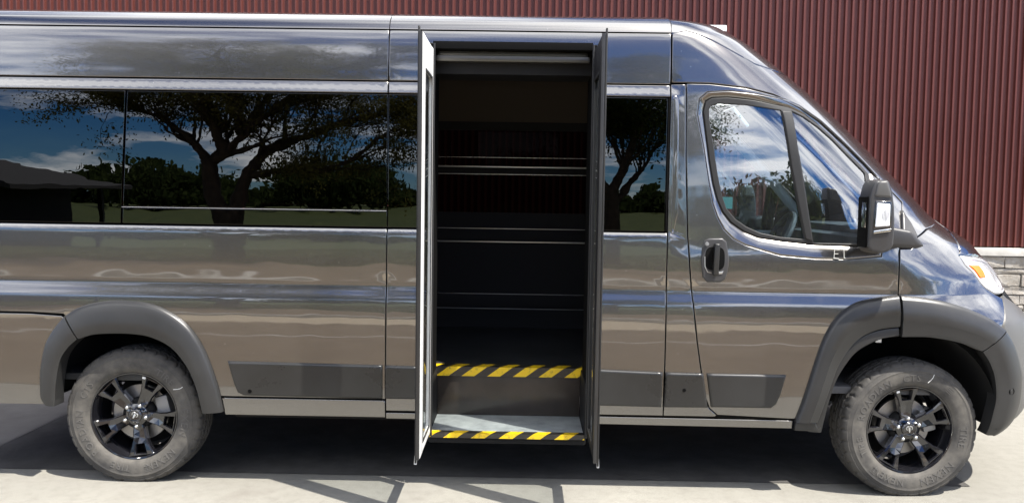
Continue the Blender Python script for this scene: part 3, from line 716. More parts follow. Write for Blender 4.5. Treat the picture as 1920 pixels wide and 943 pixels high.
def arc_text(txt, deg, r0, size, w, squash=1.):
    c = bpy.data.curves.new('t', 'FONT'); c.body = txt; c.size = size; c.extrude = .0012; c.space_character = 1.15; c.resolution_u = 2
    o = bpy.data.objects.new('t', c); COL.objects.link(o)
    dg = bpy.context.evaluated_depsgraph_get(); me = bpy.data.meshes.new_from_object(o.evaluated_get(dg))
    bpy.data.objects.remove(o); bpy.data.curves.remove(c)
    xs = [v.co.x for v in me.vertices]; mid = (min(xs)+max(xs))/2
    for v in me.vertices:
        r = r0+v.co.y; a = math.radians(deg)+(v.co.x-mid)*squash/(r0+size*.35)
        y = float(np.interp(r, [.243, .262, .285, .300, .308, .326], [-.107, -.111, -.1135, -.1135, -.1125, -.109]))
        v.co = Vector((r*math.sin(a), y-.0008-v.co.z, r*math.cos(a)))
    me.materials.clear(); me.materials.append(MATS['tyre_letter'])
    l = bpy.data.objects.new('tyre_lettering', me); COL.objects.link(l); l.parent = w
    return l
def letters(w, rot):
    for txt, d, s in (('ROADIAN', -52, .052), ('CTS', -2, .050), ('NEXEN', 148, .056), ('TIRE', 97, .050), ('NEXEN', 205, .050), ('TIRE', 252, .046)):
        arc_text(txt, d+rot, .258, s, w)
    for d in (42, 222):                                 # moulded bars between the words
        for k in range(4):
            bm = bmesh.new(); bm_box(bm, (-.016, -.1145, .268+k*.009), (.016, -.1125, .271+k*.009), Matrix.Rotation(math.radians(d+rot), 4, 'Y')); bmobj('sidewall_bar', bm, 'tyre_letter', w)
def chalk(w, deg):
    bm = bmesh.new(); bm_tube(bm, [Vector((r*math.sin(math.radians(deg+dd)), y, r*math.cos(math.radians(deg+dd)))) for r, dd, y in ((.262, -2.5, -.1118), (.280, -.5, -.1138), (.296, .6, -.1142), (.312, .5, -.1142))], .0016, 5); bmobj('chalk_mark', bm, 'chalk', w)
def copy_tree(o, parent):
    c = o.copy(); COL.objects.link(c); c.parent = parent
    for ch in list(o.children): copy_tree(ch, c)
    return c
wheel = make_wheel()
wheel2 = copy_tree(wheel, van); wheel3 = copy_tree(wheel, van); wheel4 = copy_tree(wheel, van)
letters(wheel, -58); chalk(wheel, 58); letters(wheel2, 0); chalk(wheel2, 19)
B = van.location
for w, x, y, rz, spin in ((wheel, 0, .148, 0, 27.7), (wheel2, 4.035, .150, 0, -6), (wheel3, 0, 2.05-.148, 180, 10), (wheel4, 4.035, 2.05-.150, 180, 40)):
    w.location = (x-B.x, y-B.y, TC)
    w.rotation_euler = (0, 0, math.radians(rz + (3.0 if x > 1 else 0)))
    for ch in w.children:
        if ch.name.split('.')[0] not in ('tyre', 'tyre_lettering', 'sidewall_bar', 'chalk_mark', 'brake_caliper', 'brake_disc'):
            ch.rotation_euler = (0, math.radians(spin), 0)
tube('rear_axle', [(0, .3, TC), (0, 1.75, TC)], .045, 'liner_black', van, 10)
# ------------------------------------------------------------------ mirror, handle
def prism(name, pts, y0, y1, m, parent, bevel=.01, scale0=1., seg=3):
    """(x, z) outline drawn out along Y; the y0 end may be a little smaller"""
    cx = sum(p[0] for p in pts)/len(pts); cz = sum(p[1] for p in pts)/len(pts)
    bm = bmesh.new()
    a = [bm.verts.new((cx+(x-cx)*scale0, y0, cz+(z-cz)*scale0)) for x, z in pts]; b = [bm.verts.new((x, y1, z)) for x, z in pts]
    fa = bm.faces.new(a); bm.faces.new(b[::-1])
    for i in range(len(pts)): bm.faces.new((a[i], b[i], b[(i+1) % len(pts)], a[(i+1) % len(pts)]))
    bmesh.ops.recalc_face_normals(bm, faces=bm.faces)
    if bevel: bmesh.ops.bevel(bm, geom=[e for e in bm.edges if e.calc_face_angle(0) > .35], offset=bevel, segments=seg, affect='EDGES', profile=.6, clamp_overlap=True)
    return bmobj(name, bm, m, parent, True)
def mirror_at(far):
    n0 = len(bpy.data.objects); made = []
    mh = prism('door_mirror', [(3.6495, 1.545), (3.6621, 1.600), (3.6764, 1.628), (3.7377, 1.632), (3.7604, 1.575), (3.772, 1.50), (3.777, 1.42), (3.7755, 1.315), (3.7570, 1.285), (3.7184, 1.272), (3.6680, 1.282), (3.6495, 1.30)], -.285, -.155, 'mirror_plastic', van, .016, .96); made.append(mh)
    def ch(o): o.parent = mh; o.location = (0, 0, 0); return o
    ch(prism('upper_cap', [(3.6696, 1.545), (3.6814, 1.600), (3.6915, 1.622), (3.7318, 1.624), (3.7486, 1.575), (3.7570, 1.538)], -.292, -.12, 'bumper_plastic', None, .012, .95))
    ch(prism('lens_bezel', [(3.6696, 1.390), (3.6764, 1.530), (3.7553, 1.528), (3.7587, 1.395)], -.289, -.20, 'gloss_black', None, .006, .98))
    ch(prism('signal_lens', [(3.6780, 1.402), (3.6839, 1.518), (3.7469, 1.515), (3.7486, 1.408)], -.295, -.25, 'signal_lens', None, .006, .97))
    for k in range(5):
        ch(prism('lens_flute', [(3.7100+k*.0066, 1.43+abs(k-2)*.006), (3.7116+k*.0066, 1.43+abs(k-2)*.006), (3.7125+k*.0066, 1.49-abs(k-2)*.008), (3.7108+k*.0066, 1.49-abs(k-2)*.008)], -.2965, -.29, 'caliper', None, 0))
    ch(prism('lens_strip', [(3.6730, 1.372), (3.6730, 1.386), (3.7553, 1.398), (3.7520, 1.384)], -.294, -.25, 'chrome', None, .003))
    ch(box('mirror_glass', (3.6428, -.262, 1.40), (3.6457, -.215, 1.52), 'mirror_glass', None, .002))
    ch(box('dark_reflection_plate', (3.6465, -.272, 1.305), (3.6499, -.158, 1.545), 'seam_black', None, .001))  # black plate stands in for the dark reflection in the mirror glass
    ch(prism('mirror_arm', [(3.72, 1.305), (3.72, 1.385), (3.79, 1.405), (3.91, 1.385), (3.98, 1.31), (3.94, 1.298)], -.165, .02, 'mirror_plastic', None, .02))
    if far:
        for o in [mh]+list(mh.children):
            me = o.data; 
            for v in me.vertices: v.co.y = 2*HALF-v.co.y
            me.flip_normals()
mirror_at(True); mirror_at(False)
hd = panel('door_handle', LN['handle'], 'mirror_plastic', van, off=.010, r=.010, drop=.009)
hx, hz = 2.998, 1.212
def sub2(o): o.parent = hd; o.location = (0, 0, 0); return o
def oval(cx, cz, rx, rz, p=3., n=28): return [(cx+rx*math.copysign(abs(math.cos(t))**(2/p), math.cos(t)), cz+rz*math.copysign(abs(math.sin(t))**(2/p), math.sin(t))) for t in [2*math.pi*i/n for i in range(n)]]
sub2(panel('handle_recess', oval(hx-.002, hz+.010, .050, .060, 3.2), 'seam_black', van, off=.0112, gap=0, r=.002, depth=.004))
sub2(prism('handle_grip', [(hx-.014, hz-.072), (hx+.012, hz-.072), (hx+.017, hz+.085), (hx-.009, hz+.088)], -.022, .012, 'clad_plastic', None, .006))
sub2(tube('handle_edge', [(hx-.054, S(2.95, 1.21)-.012, hz+.02), (hx-.052, S(2.95, 1.19)-.012, hz-.030), (hx-.038, S(2.95, 1.15)-.012, hz-.058), (hx-.018, S(2.95, 1.15)-.012, hz-.062)], .0022, 'alloy', None, 6))
sub2(prism('handle_pad', [(hx+.018, hz-.058), (hx+.042, hz-.052), (hx+.036, hz-.066), (hx+.020, hz-.068)], S(2.95, 1.15)-.0145, .01, 'alloy', None, .001))
bm = bmesh.new(); bmesh.ops.create_cone(bm, cap_ends=True, segments=18, radius1=.010, radius2=.009, depth=.010, matrix=Matrix.Translation((hx-.045, -.0, hz+.085)) @ Matrix.Rotation(math.pi/2, 4, 'X')); sub2(bmobj('key_cylinder', bm, 'caliper', None, True))
# grease-pencil letters on the door under the mirror
bm = bmesh.new()
for st in ([(3.603, 1.278), (3.600, 1.232)], [(3.603, 1.278), (3.628, 1.277)], [(3.602, 1.256), (3.622, 1.256)], [(3.600, 1.233), (3.627, 1.231)], [(3.650, 1.277), (3.652, 1.234)], [(3.652, 1.234), (3.662, 1.233)]):
    bm_tube(bm, [(x, S(x, z)-.0012, z) for x, z in dens(st, .01, False)], .0013, 5)
bmobj('pencil_letters', bm, 'chalk', van)
# cladding plugs and the bumper sensor
def plug(x, z, r, off, nm, m='clad_plastic', parent=van):
    a = float(toA(x, z)); p = Vector(surfP(a, z)); n = Vector(surfN(a, z)); q = n.to_track_quat('Z', 'Y').to_matrix().to_4x4()
    bm = bmesh.new(); M = Matrix.Translation(p+n*off) @ q
    bmesh.ops.create_circle(bm, segments=20, radius=r, matrix=M, cap_ends=True)
    c = bmesh.ops.create_cone(bm, cap_ends=False, segments=20, radius1=r*1.15, radius2=r*1.0, depth=.003, matrix=M)
    return bmobj(nm, bm, m, parent, False)
plug(.63, .505, .009, .0185, 'cladding_plug', 'seam_black'); plug(2.855, .55, .008, .0185, 'cladding_plug', 'seam_black')
plug(4.52, .565, .017, .038, 'parking_sensor', 'seam_black'); plug(4.52, .565, .011, .0395, 'parking_sensor', 'clad_plastic')
# ------------------------------------------------------------------ entrance: two glazed leaves swung straight out, step, header
def m_hazard(name, oy):
    m = mat(name, (.8, .5, .0), .35, coat=.3); t = NT(m)
    s = t.n('ShaderNodeSeparateXYZ', {0: t.tc.outputs['Object']})
    k = t.math('ADD', t.math('MULTIPLY', s.outputs[2], 1.35), t.math('MULTIPLY', s.outputs[1], .55))
    u = t.math('DIVIDE', t.math('ADD', t.math('SUBTRACT', s.outputs[0], k), oy), .144)
    f = t.math('FRACT', u)
    yel = t.math('LESS_THAN', f, .5)
    sc = t.noise(40, 5, .7); wear = t.ramp(sc, [(.53, (0, 0, 0)), (.68, (.6, .6, .6))])
    c = t.mix(yel, (.018, .016, .014, 1), (.85, .56, .006, 1)); c = t.mix(wear, c, (.06, .055, .04, 1))
    t.link(c, t.b.inputs['Base Color'])
m_hazard('hazard_tape', .10); m_hazard('hazard_tape_low', .055)
def m_tread():
    m = mat('step_tread', (.26, .29, .29), .55); t = NT(m)
    n = t.noise(9, 7, .7); g = t.noise(260, 3)
    c = t.ramp(n, [(.3, (.10, .115, .12)), (.65, (.30, .33, .33))]); c = t.mix(t.math('MULTIPLY', g, .5), c, (.40, .42, .42, 1))
    t.link(c, t.b.inputs['Base Color']); t.link(t.bump(g, .001, .7), t.b.inputs['Normal'])
m_tread()
def m_floor():
    m = mat('van_floor', (.02, .022, .024), .45); t = NT(m); n = t.noise(5, 7, .7)
    t.link(t.ramp(n, [(.35, (.012, .013, .014)), (.8, (.040, .043, .045))]), t.b.inputs['Base Color'])
m_floor()
def m_riser():
    m = mat('riser_panel', (.045, .036, .030), .22, 0., .6); t = NT(m); n = t.noise(3, 6, .6)
    t.link(t.ramp(n, [(.3, (.020, .017, .015)), (.75, (.055, .044, .036))]), t.b.inputs['Base Color'])
m_riser()
def leaf(x_in, s):
    """s = +1: the leaf's inner face looks to +X (left leaf); -1 the other"""
    th = .016; y0, y1, z0, z1 = -.440, .012, .300, 2.255
    xa, xb = (x_in-th, x_in) if s > 0 else (x_in, x_in+th)
    bm = bmesh.new()
    bm_box(bm, (xa, y0, z0), (xb, y0+.105, z1)); bm_box(bm, (xa, y1-.050, z0), (xb, y1, z1))
    bm_box(bm, (xa+.001, y0+.105, z0), (xb-.001, y1-.050, z0+.050)); bm_box(bm, (xa+.001, y0+.105, z1-.150), (xb-.001, y1-.050, z1))
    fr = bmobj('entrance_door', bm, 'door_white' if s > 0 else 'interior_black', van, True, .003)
    def sb(o): o.parent = fr; o.location = (0, 0, 0); return o
    sb(box('door_glass', ((xa+xb)/2-.003, y0+.100, z0+.045), ((xa+xb)/2+.003, y1-.045, z1-.145), 'door_glass', None, .001))
    # rubber edge seal on the free edge, glazing gasket, outer skin, foot pivot
    sb(box('edge_seal', ((xa if s > 0 else xb)-.004*s-.004, y0-.010, z0-.02), ((xa if s > 0 else xb)-.004*s+.004, y0+.02, z1+.028), 'rubber', None, .003))
    sb(box('end_cap', (min(xa, xb)-.003, y0-.016, z0-.004), (max(xa, xb)-.0025, y0-.0005, z1+.004), 'flare_plastic', None, .004))
    xo = (xa-.006, xa+.001) if s > 0 else (xb-.001, xb+.006)
    bm = bmesh.new()
    for lo, hi in (((y0, z0-.006), (y0+.11, z1+.004)), ((y1-.055, z0-.006), (y1, z1+.004)), ((y0+.11, z0-.006), (y1-.055, z0+.06)), ((y0+.11, z1-.16), (y1-.055, z1+.004))):
        bm_box(bm, (xo[0], lo[0], lo[1]), (xo[1], hi[0], hi[1]))
    sb(bmobj('outer_skin', bm, 'van_paint', None))
    bm = bmesh.new(); xg = xb+.0005 if s > 0 else xa-.0005
    for lo, hi in (((y0+.100, z0+.045), (y0+.112, z1-.145)), ((y1-.060, z0+.045), (y1-.048, z1-.145)), ((y0+.112, z0+.045), (y1-.060, z0+.057)), ((y0+.112, z1-.157), (y1-.060, z1-.145))):
        bm_box(bm, (xg-.002, lo[0], lo[1]), (xg+.002, hi[0], hi[1]))
    sb(bmobj('glazing_gasket', bm, 'rubber', None))
    xc = (xa+xb)/2
    sb(tube('pivot_pin', [(xc-.012*s, y0+.012, z0+.01), (xc-.014*s, y0+.006, z0-.030)], .007, 'alloy', None, 8))
    sb(tube('grab_rail', [(xg+.03*s, y1-.03, .95), (xg+.03*s, y1-.03, 1.25)], .010, 'alloy', None, 8)) if False else None
    sb(tube('hinge_shaft', [(xc+.010*s, y1+.016, z0-.02), (xc+.010*s, y1+.016, z1+.03)], .006, 'rubber', None, 10))
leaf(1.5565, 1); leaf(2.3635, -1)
# jambs and header gear
box('door_jamb', (DL+.002, .030, .30), (DL+.012, .40, 2.28), 'seam_black', van, .002)
box('door_jamb', (DR-.012, .030, .30), (DR-.002, .40, 2.28), 'seam_black', van, .002)
bm = bmesh.new(); bm_box(bm, (1.56, .085, 2.205), (2.348, .135, 2.236)); bm_box(bm, (1.57, .115, 2.236), (2.338, .16, 2.262)); bmobj('header_rail', bm, 'rail_metal', van, True, .012)
box('header_cover', (1.55, .045, 2.262), (2.36, .24, 2.30), 'seam_black', van, .004)
box('header_box', (1.545, .16, 2.15), (2.365, .42, 2.30), 'interior_black', van, .01)
# step well
box('step_tread', (1.552, .055, .272), (2.352, .430, .292), 'step_tread', van, .003)
box('step_frame', (1.548, .040, .240), (2.356, .440, .270), 'liner_black', van, .004)
bm = bmesh.new(); bm_box(bm, (1.550, .030, .270), (2.354, .0535, .2955)); bm_box(bm, (1.550, .0537, .2925), (2.354, .080, .2950)); bmobj('step_nosing', bm, 'hazard_tape_low', van)
box('step_riser', (1.552, .430, .293), (2.352, .445, .512), 'riser_panel', van, .002)
box('well_side', (1.538, .41, .24), (1.551, .455, .56), 'interior_black', van, .002)
box('well_side', (1.540, .06, .24), (1.5495, .43, .56), 'interior_black', van, .002)
box('well_side', (2.3545, .06, .24), (2.364, .43, .56), 'interior_black', van, .002)
bm = bmesh.new(); bm_box(bm, (1.50, .418, .514), (2.40, .446, .566)); bm_box(bm, (1.50, .4462, .560), (2.40, .500, .5665)); bmobj('floor_nosing', bm, 'hazard_tape', van)
# passenger room: floor, far lining with rails, ceiling, bulkheads
box('room_floor', (X0+.05, .5005, .530), (2.76, 1.95, .562), 'van_floor', van, .002)
box('room_floor', (X0+.05, .08, .530), (1.498, .4995, .562), 'van_floor', van, .002)
box('room_floor', (2.402, .08, .530), (2.76, .4995, .562), 'van_floor', van, .002)
bm = bmesh.new(); bm_box(bm, (X0+.04, 1.925, .56), (2.76, 1.94, 1.40)); bm_box(bm, (X0+.04, 1.925, 1.99), (2.76, 1.94, 2.05)); bm_box(bm, (.55, 1.925, 1.40), (.75, 1.94, 1.99)); bm_box(bm, (2.60, 1.925, 1.40), (2.76, 1.94, 1.99))
bmobj('room_lining', bm, 'interior_black', van)
bm = bmesh.new()
pf = [(1.93, 2.05), (1.90, 2.16), (1.86, 2.26), (1.78, 2.33), (1.60, 2.365), (1.0, 2.372), (.42, 2.365), (.26, 2.33)]
va = [bm.verts.new((X0+.04, y, z)) for y, z in pf]; vb = [bm.verts.new((2.76, y, z)) for y, z in pf]
for i in range(len(pf)-1): bm.faces.new((va[i], va[i+1], vb[i+1], vb[i]))
bmobj('room_ceiling', bm, 'interior_trim', van, True)
box('bulkhead', (2.765, .10, .50), (2.78, 1.93, 2.36), 'interior_black', van, .002)
box('bulkhead', (X0+.03, .10, .50), (X0+.04, 1.93, 2.36), 'interior_black', van, .002)
for z, r in ((1.795, .0026), (1.728, .0065), (1.675, .003), (1.285, .0028), (1.190, .0058), (.812, .0028), (.705, .0032)):
    tube('side_rail', [(.35, 1.905-r, z), (2.74, 1.905-r, z)], r, 'alloy', van, 8)
    for x in (.5, 1.0, 1.4, 2.62):
        box('rail_bracket', (x-.01, 1.90, z-.01), (x+.01, 1.9245, z+.01), 'interior_black', van, .002)
for z0, z1 in ((1.680, 1.722), (1.196, 1.28), (.712, .806)):
    box('rail_board', (.35, 1.908, z0), (2.74, 1.9245, z1), 'interior_black', van, .002)
# ------------------------------------------------------------------ cab
box('cab_floor', (2.80, .10, .52), (4.30, 1.95, .56), 'cab_grey', van, .01)
box('dashboard', (3.82, .16, .95), (4.12, 1.89, 1.34), 'cab_grey', van, .08)
box('dash_top', (3.90, .42, 1.30), (4.18, 1.63, 1.385), 'cab_grey', van, .03)
def seat(y):
    bm = bmesh.new(); bm_box(bm, (2.84, y-.24, .83), (3.30, y+.24, .94)); st = bmobj('cab_seat', bm, 'seat_cloth', van, True, .05)
    def sb(o): o.parent = st; o.location = (0, 0, 0)
    M = Matrix.Translation((2.86, y, .92)) @ Matrix.Rotation(math.radians(-10), 4, 'Y')
    bm = bmesh.new(); bm_box(bm, (-.07, -.23, 0), (.05, .23, .56), M); sb(bmobj('seat_back', bm, 'seat_cloth', None, True, .05))
    bm = bmesh.new(); bm_box(bm, (-.05, -.13, .60), (.04, .13, .76), M); sb(bmobj('headrest', bm, 'seat_cloth', None, True, .04))
    sb(box('seat_base', (2.90, y-.2, .56), (3.25, y+.2, .83), 'cab_grey', None, .02))
seat(.52); seat(1.50)
# steering wheel and column on the far side
bm = bmesh.new(); M = Matrix.Translation((3.74, 1.50, 1.26)) @ Matrix.Rotation(math.radians(-62), 4, 'Y')
ring_ = [M @ Vector((.195*math.cos(t), .195*math.sin(t), 0)) for t in [2*math.pi*i/32 for i in range(33)]]
bm_tube(bm, ring_, .016, 8, False)
for t in (0, 2.1, 4.2): bm_tube(bm, [M @ Vector((0, 0, -.03)), M @ Vector((.19*math.cos(t), .19*math.sin(t), 0))], .018, 6)
bmobj('steering_wheel', bm, 'cab_grey', van, True)
tube('steering_column', [M @ Vector((0, 0, -.03)), M @ Vector((0, 0, -.25))], .04, 'cab_grey', van, 10)
# headliner, sun visors, overhead shelf, inner pillars
bm = bmesh.new(); pf = [(.17, 2.02), (.26, 2.15), (.45, 2.22), (1.025, 2.25), (1.60, 2.22), (1.79, 2.15), (1.88, 2.02)]
va = [bm.verts.new((2.79, y, z+.04)) for y, z in pf]; vb = [bm.verts.new((3.30, y, z-.02)) for y, z in pf]
for i in range(len(pf)-1): bm.faces.new((va[i], va[i+1], vb[i+1], vb[i]))
bmobj('headliner', bm, 'headliner', van, True)
for y in (.50, 1.42):
    M = Matrix.Translation((3.38, y, 2.06)) @ Matrix.Rotation(math.radians(50), 4, 'Y')
    bm = bmesh.new(); bm_box(bm, (-.06, -.22, -.012), (.10, .22, .012), M); bmobj('sun_visor', bm, 'white_plastic', van, True, .012)
# white airbag cover and grab handle along the far front pillar
bm = bmesh.new(); M = Matrix.Translation((3.27, 1.70, 1.76)) @ Matrix.Rotation(math.radians(44), 4, 'Y')
bm_box(bm, (-.22, -.02, -.075), (.15, .02, .035), M); bmobj('pillar_cover', bm, 'white_plastic', van, True, .03)
tube('grab_handle', [(3.16, 1.66, 1.86), (3.22, 1.61, 1.80), (3.40, 1.61, 1.62), (3.46, 1.66, 1.55)], .016, 'cab_grey', van, 8)
for y in (.20, 1.85):
    pts = [(float(XFr(z)-.52*LZ(z)), y+(.06 if y < 1 else -.06)*(z-1.4), z) for z in np.linspace(1.42, 2.15, 8)]
    tube('inner_pillar', pts, .035, 'white_plastic' if y > 1 else 'cab_grey', van, 8)
bm = bmesh.new(); M = Matrix.Translation((3.66, 1.02, 2.02)) @ Matrix.Rotation(math.radians(-15), 4, 'Y'); bm_box(bm, (-.02, -.11, -.035), (.02, .11, .035), M); bmobj('rear_view_mirror', bm, 'cab_grey', van, True, .015)
box('door_trim', (2.95, 1.955, .62), (3.85, 1.975, 1.30), 'headliner', van, .01)
box('pillar_trim', (2.80, 1.90, 1.30), (2.90, 1.96, 2.05), 'headliner', van, .02)
box('window_sticker', (3.018, S(3.02, 1.52)+.020, 1.475), (3.085, S(3.02, 1.52)+.021, 1.535), 'sticker_teal', van, 0)
# ------------------------------------------------------------------ ground
def m_pave():
    m = mat('pavement', (.40, .385, .35), .9, spec=.2); t = NT(m)
    a = t.noise(.55, 7, .6); b = t.noise(14, 6, .65); g = t.noise(180, 3, .6)
    c = t.ramp(a, [(.25, (.205, .197, .172)), (.75, (.280, .270, .238))])
    c = t.mix(t.ramp(b, [(.45, (0, 0, 0)), (.8, (.5, .5, .5))]), c, (.16, .148, .130, 1))
    c = t.mix(t.ramp(g, [(.62, (0, 0, 0)), (.72, (.6, .6, .6))]), c, (.11, .10, .09, 1))
    st = t.noise(2.3, 3, .5); c = t.mix(t.ramp(st, [(.60, (0, 0, 0)), (.74, (.45, .45, .45))]), c, (.17, .155, .135, 1))
    t.link(c, t.b.inputs['Base Color']); t.link(t.bump(t.math('ADD', g, t.math('MULTIPLY', b, .6)), .004, .8), t.b.inputs['Normal'])
m_pave()
def m_simple(name, s1, s2, scale, rough=.9, bump=.01):
    m = mat(name, s1, rough, spec=.2); t = NT(m); a = t.noise(scale, 8, .65)
    t.link(t.ramp(a, [(.3, s1), (.72, s2)]), t.b.inputs['Base Color']); t.link(t.bump(a, bump, .6), t.b.inputs['Normal'])
m_simple('dirt', (.085, .060, .038), (.20, .15, .10), .9)
m_simple('lawn_soil', (.030, .046, .009), (.075, .090, .022), .7)
m_simple('asphalt_road', (.045, .044, .042), (.075, .072, .068), 8)
m_simple('kerb_concrete', (.42, .40, .36), (.55, .53, .49), 6)
m_simple('bark', (.035, .026, .018), (.11, .085, .06), 9, .95, .03)
def sheet(name, x0, x1, y0, y1, z, m, n=1):
    V = [(x0+(x1-x0)*i/n, y0+(y1-y0)*j/n, z) for j in range(n+1) for i in range(n+1)]
    F = [(j*(n+1)+i, j*(n+1)+i+1, (j+1)*(n+1)+i+1, (j+1)*(n+1)+i) for j in range(n) for i in range(n)]
    return tag(mesh(name, V, F, m), kind='structure')
sheet('ground', -400, 400, -400, 400, 0, 'pavement')
m_simple('dusty_asphalt', (.100, .074, .050), (.165, .128, .090), 1.6)
m_simple('tan_gravel', (.40, .33, .235), (.54, .46, .345), 5)
sheet('driveway', -200, 200, -6.3, -1.75, .004, 'dusty_asphalt')
sheet('gravel_strip', -200, 200, -8.3, -6.3, .004, 'tan_gravel')
sheet('dirt_verge', -200, 200, -12.5, -8.4, .004, 'dirt')
sheet('lawn', -300, 300, -300, -12.5, .006, 'lawn_soil')
tag(box('kerb', (-60, -8.42, .0), (60, -8.24, .11), 'kerb_concrete', None, .02), kind='structure')
m_simple('van_shade_colour', (.060, .057, .053), (.100, .096, .090), 6)  # dark ground tone with the shade under the van put into the colour
m_simple('worn_slab', (.130, .122, .112), (.185, .175, .160), 4)
sheet('concrete_pad', -9, -1.055, .22, 3.4, .004, 'worn_slab')
sheet('van_shade_sheet', -1.05, 4.45, .22, 3.4, .004, 'van_shade_colour')  # added dark sheet, deepens the van's shadow on the pavement by colour
sheet('concrete_seam', -60, 60, -4.72, -4.64, .008, 'kerb_concrete')
# fine grass on the lawn where the van's paint and glass mirror it
def m_leaf(name, c1, c2, tr=.35):
    m = bpy.data.materials.new(name); m.use_nodes = True; nt = m.node_tree; N = nt.nodes; N.clear()
    o = N.new('ShaderNodeOutputMaterial'); mx = N.new('ShaderNodeMixShader'); d = N.new('ShaderNodeBsdfDiffuse'); tl = N.new('ShaderNodeBsdfTranslucent')
    oi = N.new('ShaderNodeTexCoord'); nz = N.new('ShaderNodeTexNoise'); nz.inputs['Scale'].default_value = 2.3; nz.inputs['Detail'].default_value = 5
    rp = N.new('ShaderNodeValToRGB'); rp.color_ramp.elements[0].color = (*c1, 1); rp.color_ramp.elements[1].color = (*c2, 1); rp.color_ramp.elements[0].position = .35; rp.color_ramp.elements[1].position = .7
    L = nt.links; L.new(oi.outputs['Object'], nz.inputs['Vector']); L.new(nz.outputs['Fac'], rp.inputs[0]); L.new(rp.outputs[0], d.inputs[0]); L.new(rp.outputs[0], tl.inputs[0])
    mx.inputs[0].default_value = tr; L.new(d.outputs[0], mx.inputs[1]); L.new(tl.outputs[0], mx.inputs[2]); L.new(mx.outputs[0], o.inputs[0]); MATS[name] = m
m_leaf('leaf_olive', (.105, .102, .028), (.19, .175, .055), .45); m_leaf('leaf_green', (.040, .062, .016), (.095, .115, .034), .42); m_leaf('leaf_dark', (.022, .034, .012), (.062, .080, .026)); m_leaf('grass', (.026, .040, .009), (.062, .075, .022))
rng = np.random.default_rng(5)
def quads(C, size, aspect=.45, droop=.0):
    """one small leaf-shaped quad at every centre"""
    n = len(C); d = rng.normal(size=(n, 3)); d[:, 2] -= droop; d /= np.linalg.norm(d, axis=1, keepdims=True)
    e = np.cross(d, rng.normal(size=(n, 3))); e /= np.linalg.norm(e, axis=1, keepdims=True)
    s = size*(.6+.8*rng.random((n, 1)))
    V = np.stack([C-d*s*.5, C+e*s*aspect*.5, C+d*s*.5, C-e*s*aspect*.5], 1).reshape(-1, 3)
    return V, np.arange(4*n).reshape(n, 4)
def fast_mesh(name, V, F, m, parent=None):
    me = bpy.data.meshes.new(name); me.vertices.add(len(V)); me.vertices.foreach_set('co', np.asarray(V, np.float32).ravel())
    me.loops.add(F.size); me.loops.foreach_set('vertex_index', F.astype(np.int32).ravel())
    me.polygons.add(len(F)); me.polygons.foreach_set('loop_start', np.arange(0, F.size, F.shape[1], dtype=np.int32)); me.polygons.foreach_set('loop_total', np.full(len(F), F.shape[1], np.int32))
    me.update(calc_edges=True); me.materials.append(MATS[m]); o = bpy.data.objects.new(name, me); link(o, parent); return o
n = 26000
gx = rng.uniform(-14, 16, n); gy = -12.6-rng.random(n)**1.5*16
C = np.stack([gx, gy, .03+.02*rng.random(n)], 1); d = rng.normal(size=(n, 3))*.25; d[:, 2] = 1
V = np.stack([C-np.array([.012, 0, .03]), C+np.array([.012, 0, -.03]), C+d*.05], 1).reshape(-1, 3)
tag(fast_mesh('grass', V, np.arange(3*n).reshape(n, 3), 'grass'), 'short green grass of the lawn across from the van', 'grass', kind='stuff')
# ------------------------------------------------------------------ trees across the yard, seen in the van's glass and paint
def branch(bm, tips, p, d, L, r, lvl, rnd, up=.15, spread=.7):
    pts = [Vector(p)]; rads = [r]; k = 5
    for i in range(k):
        d = (d+Vector((rnd.gauss(0, .16), rnd.gauss(0, .16), rnd.gauss(0, .10)+up*.12))).normalized()
        pts.append(pts[-1]+d*(L/k)); rads.append(r*(1-.55*(i+1)/k))
    bm_tube(bm, pts, rads, 7 if lvl < 2 else 4, False)
    if lvl >= 2: tips += [(tuple(q), lvl) for q in pts[2:]]
    if lvl >= 4: return
    for j in range(4 if lvl < 3 else 3):
        i = rnd.randint(2, k); a = rnd.uniform(0, 2*math.pi)
        nd = (d+spread*Vector((math.cos(a), math.sin(a), rnd.uniform(-.35, .5)))).normalized()
        branch(bm, tips, pts[i], nd, L*rnd.uniform(.5, .75), rads[i]*.6, lvl+1, rnd, up, spread)
def tree(name, base, limbs, leafm, label, nleaf, size, seed, spread=.7, up=.1, blob=.26, group=None):
    rnd = random.Random(seed); t = empty(name, base); tips = []; bm = bmesh.new()
    for pts, rads, side in limbs:
        bm_tube(bm, pts, rads, 12); P = [Vector(p) for p in pts]
        for i in range(1, len(P)):
            dd = (P[i]-P[i-1]).normalized()
            for s in range(side if i < len(P)-1 else side+2):
                a = rnd.uniform(0, 2*math.pi); q = P[i-1].lerp(P[i], rnd.uniform(.3, 1)); r = rads[i]*.5
                if q.z > 1.9: branch(bm, tips, q, (dd*.8+Vector((math.cos(a), math.sin(a), rnd.uniform(-.1, .5)))*spread).normalized(), rnd.uniform(.9, 1.6), max(r, .02), 2, rnd, up, spread)
    bmesh.ops.recalc_face_normals(bm, faces=bm.faces); bmobj('trunk', bm, 'bark', t, True)
    tp = np.array([q for q, l in tips]); w = rng.integers(0, len(tp), nleaf)
    C = tp[w]+rng.normal(size=(nleaf, 3))*np.array([blob, blob, blob*.55])
    V, F = quads(C, size); fast_mesh('crown', V, F, leafm, t)
    tag(t, label, 'tree', group); return t
def L_(*p): return [Vector(q) for q in p]
bx, by = -4.35, -14.5
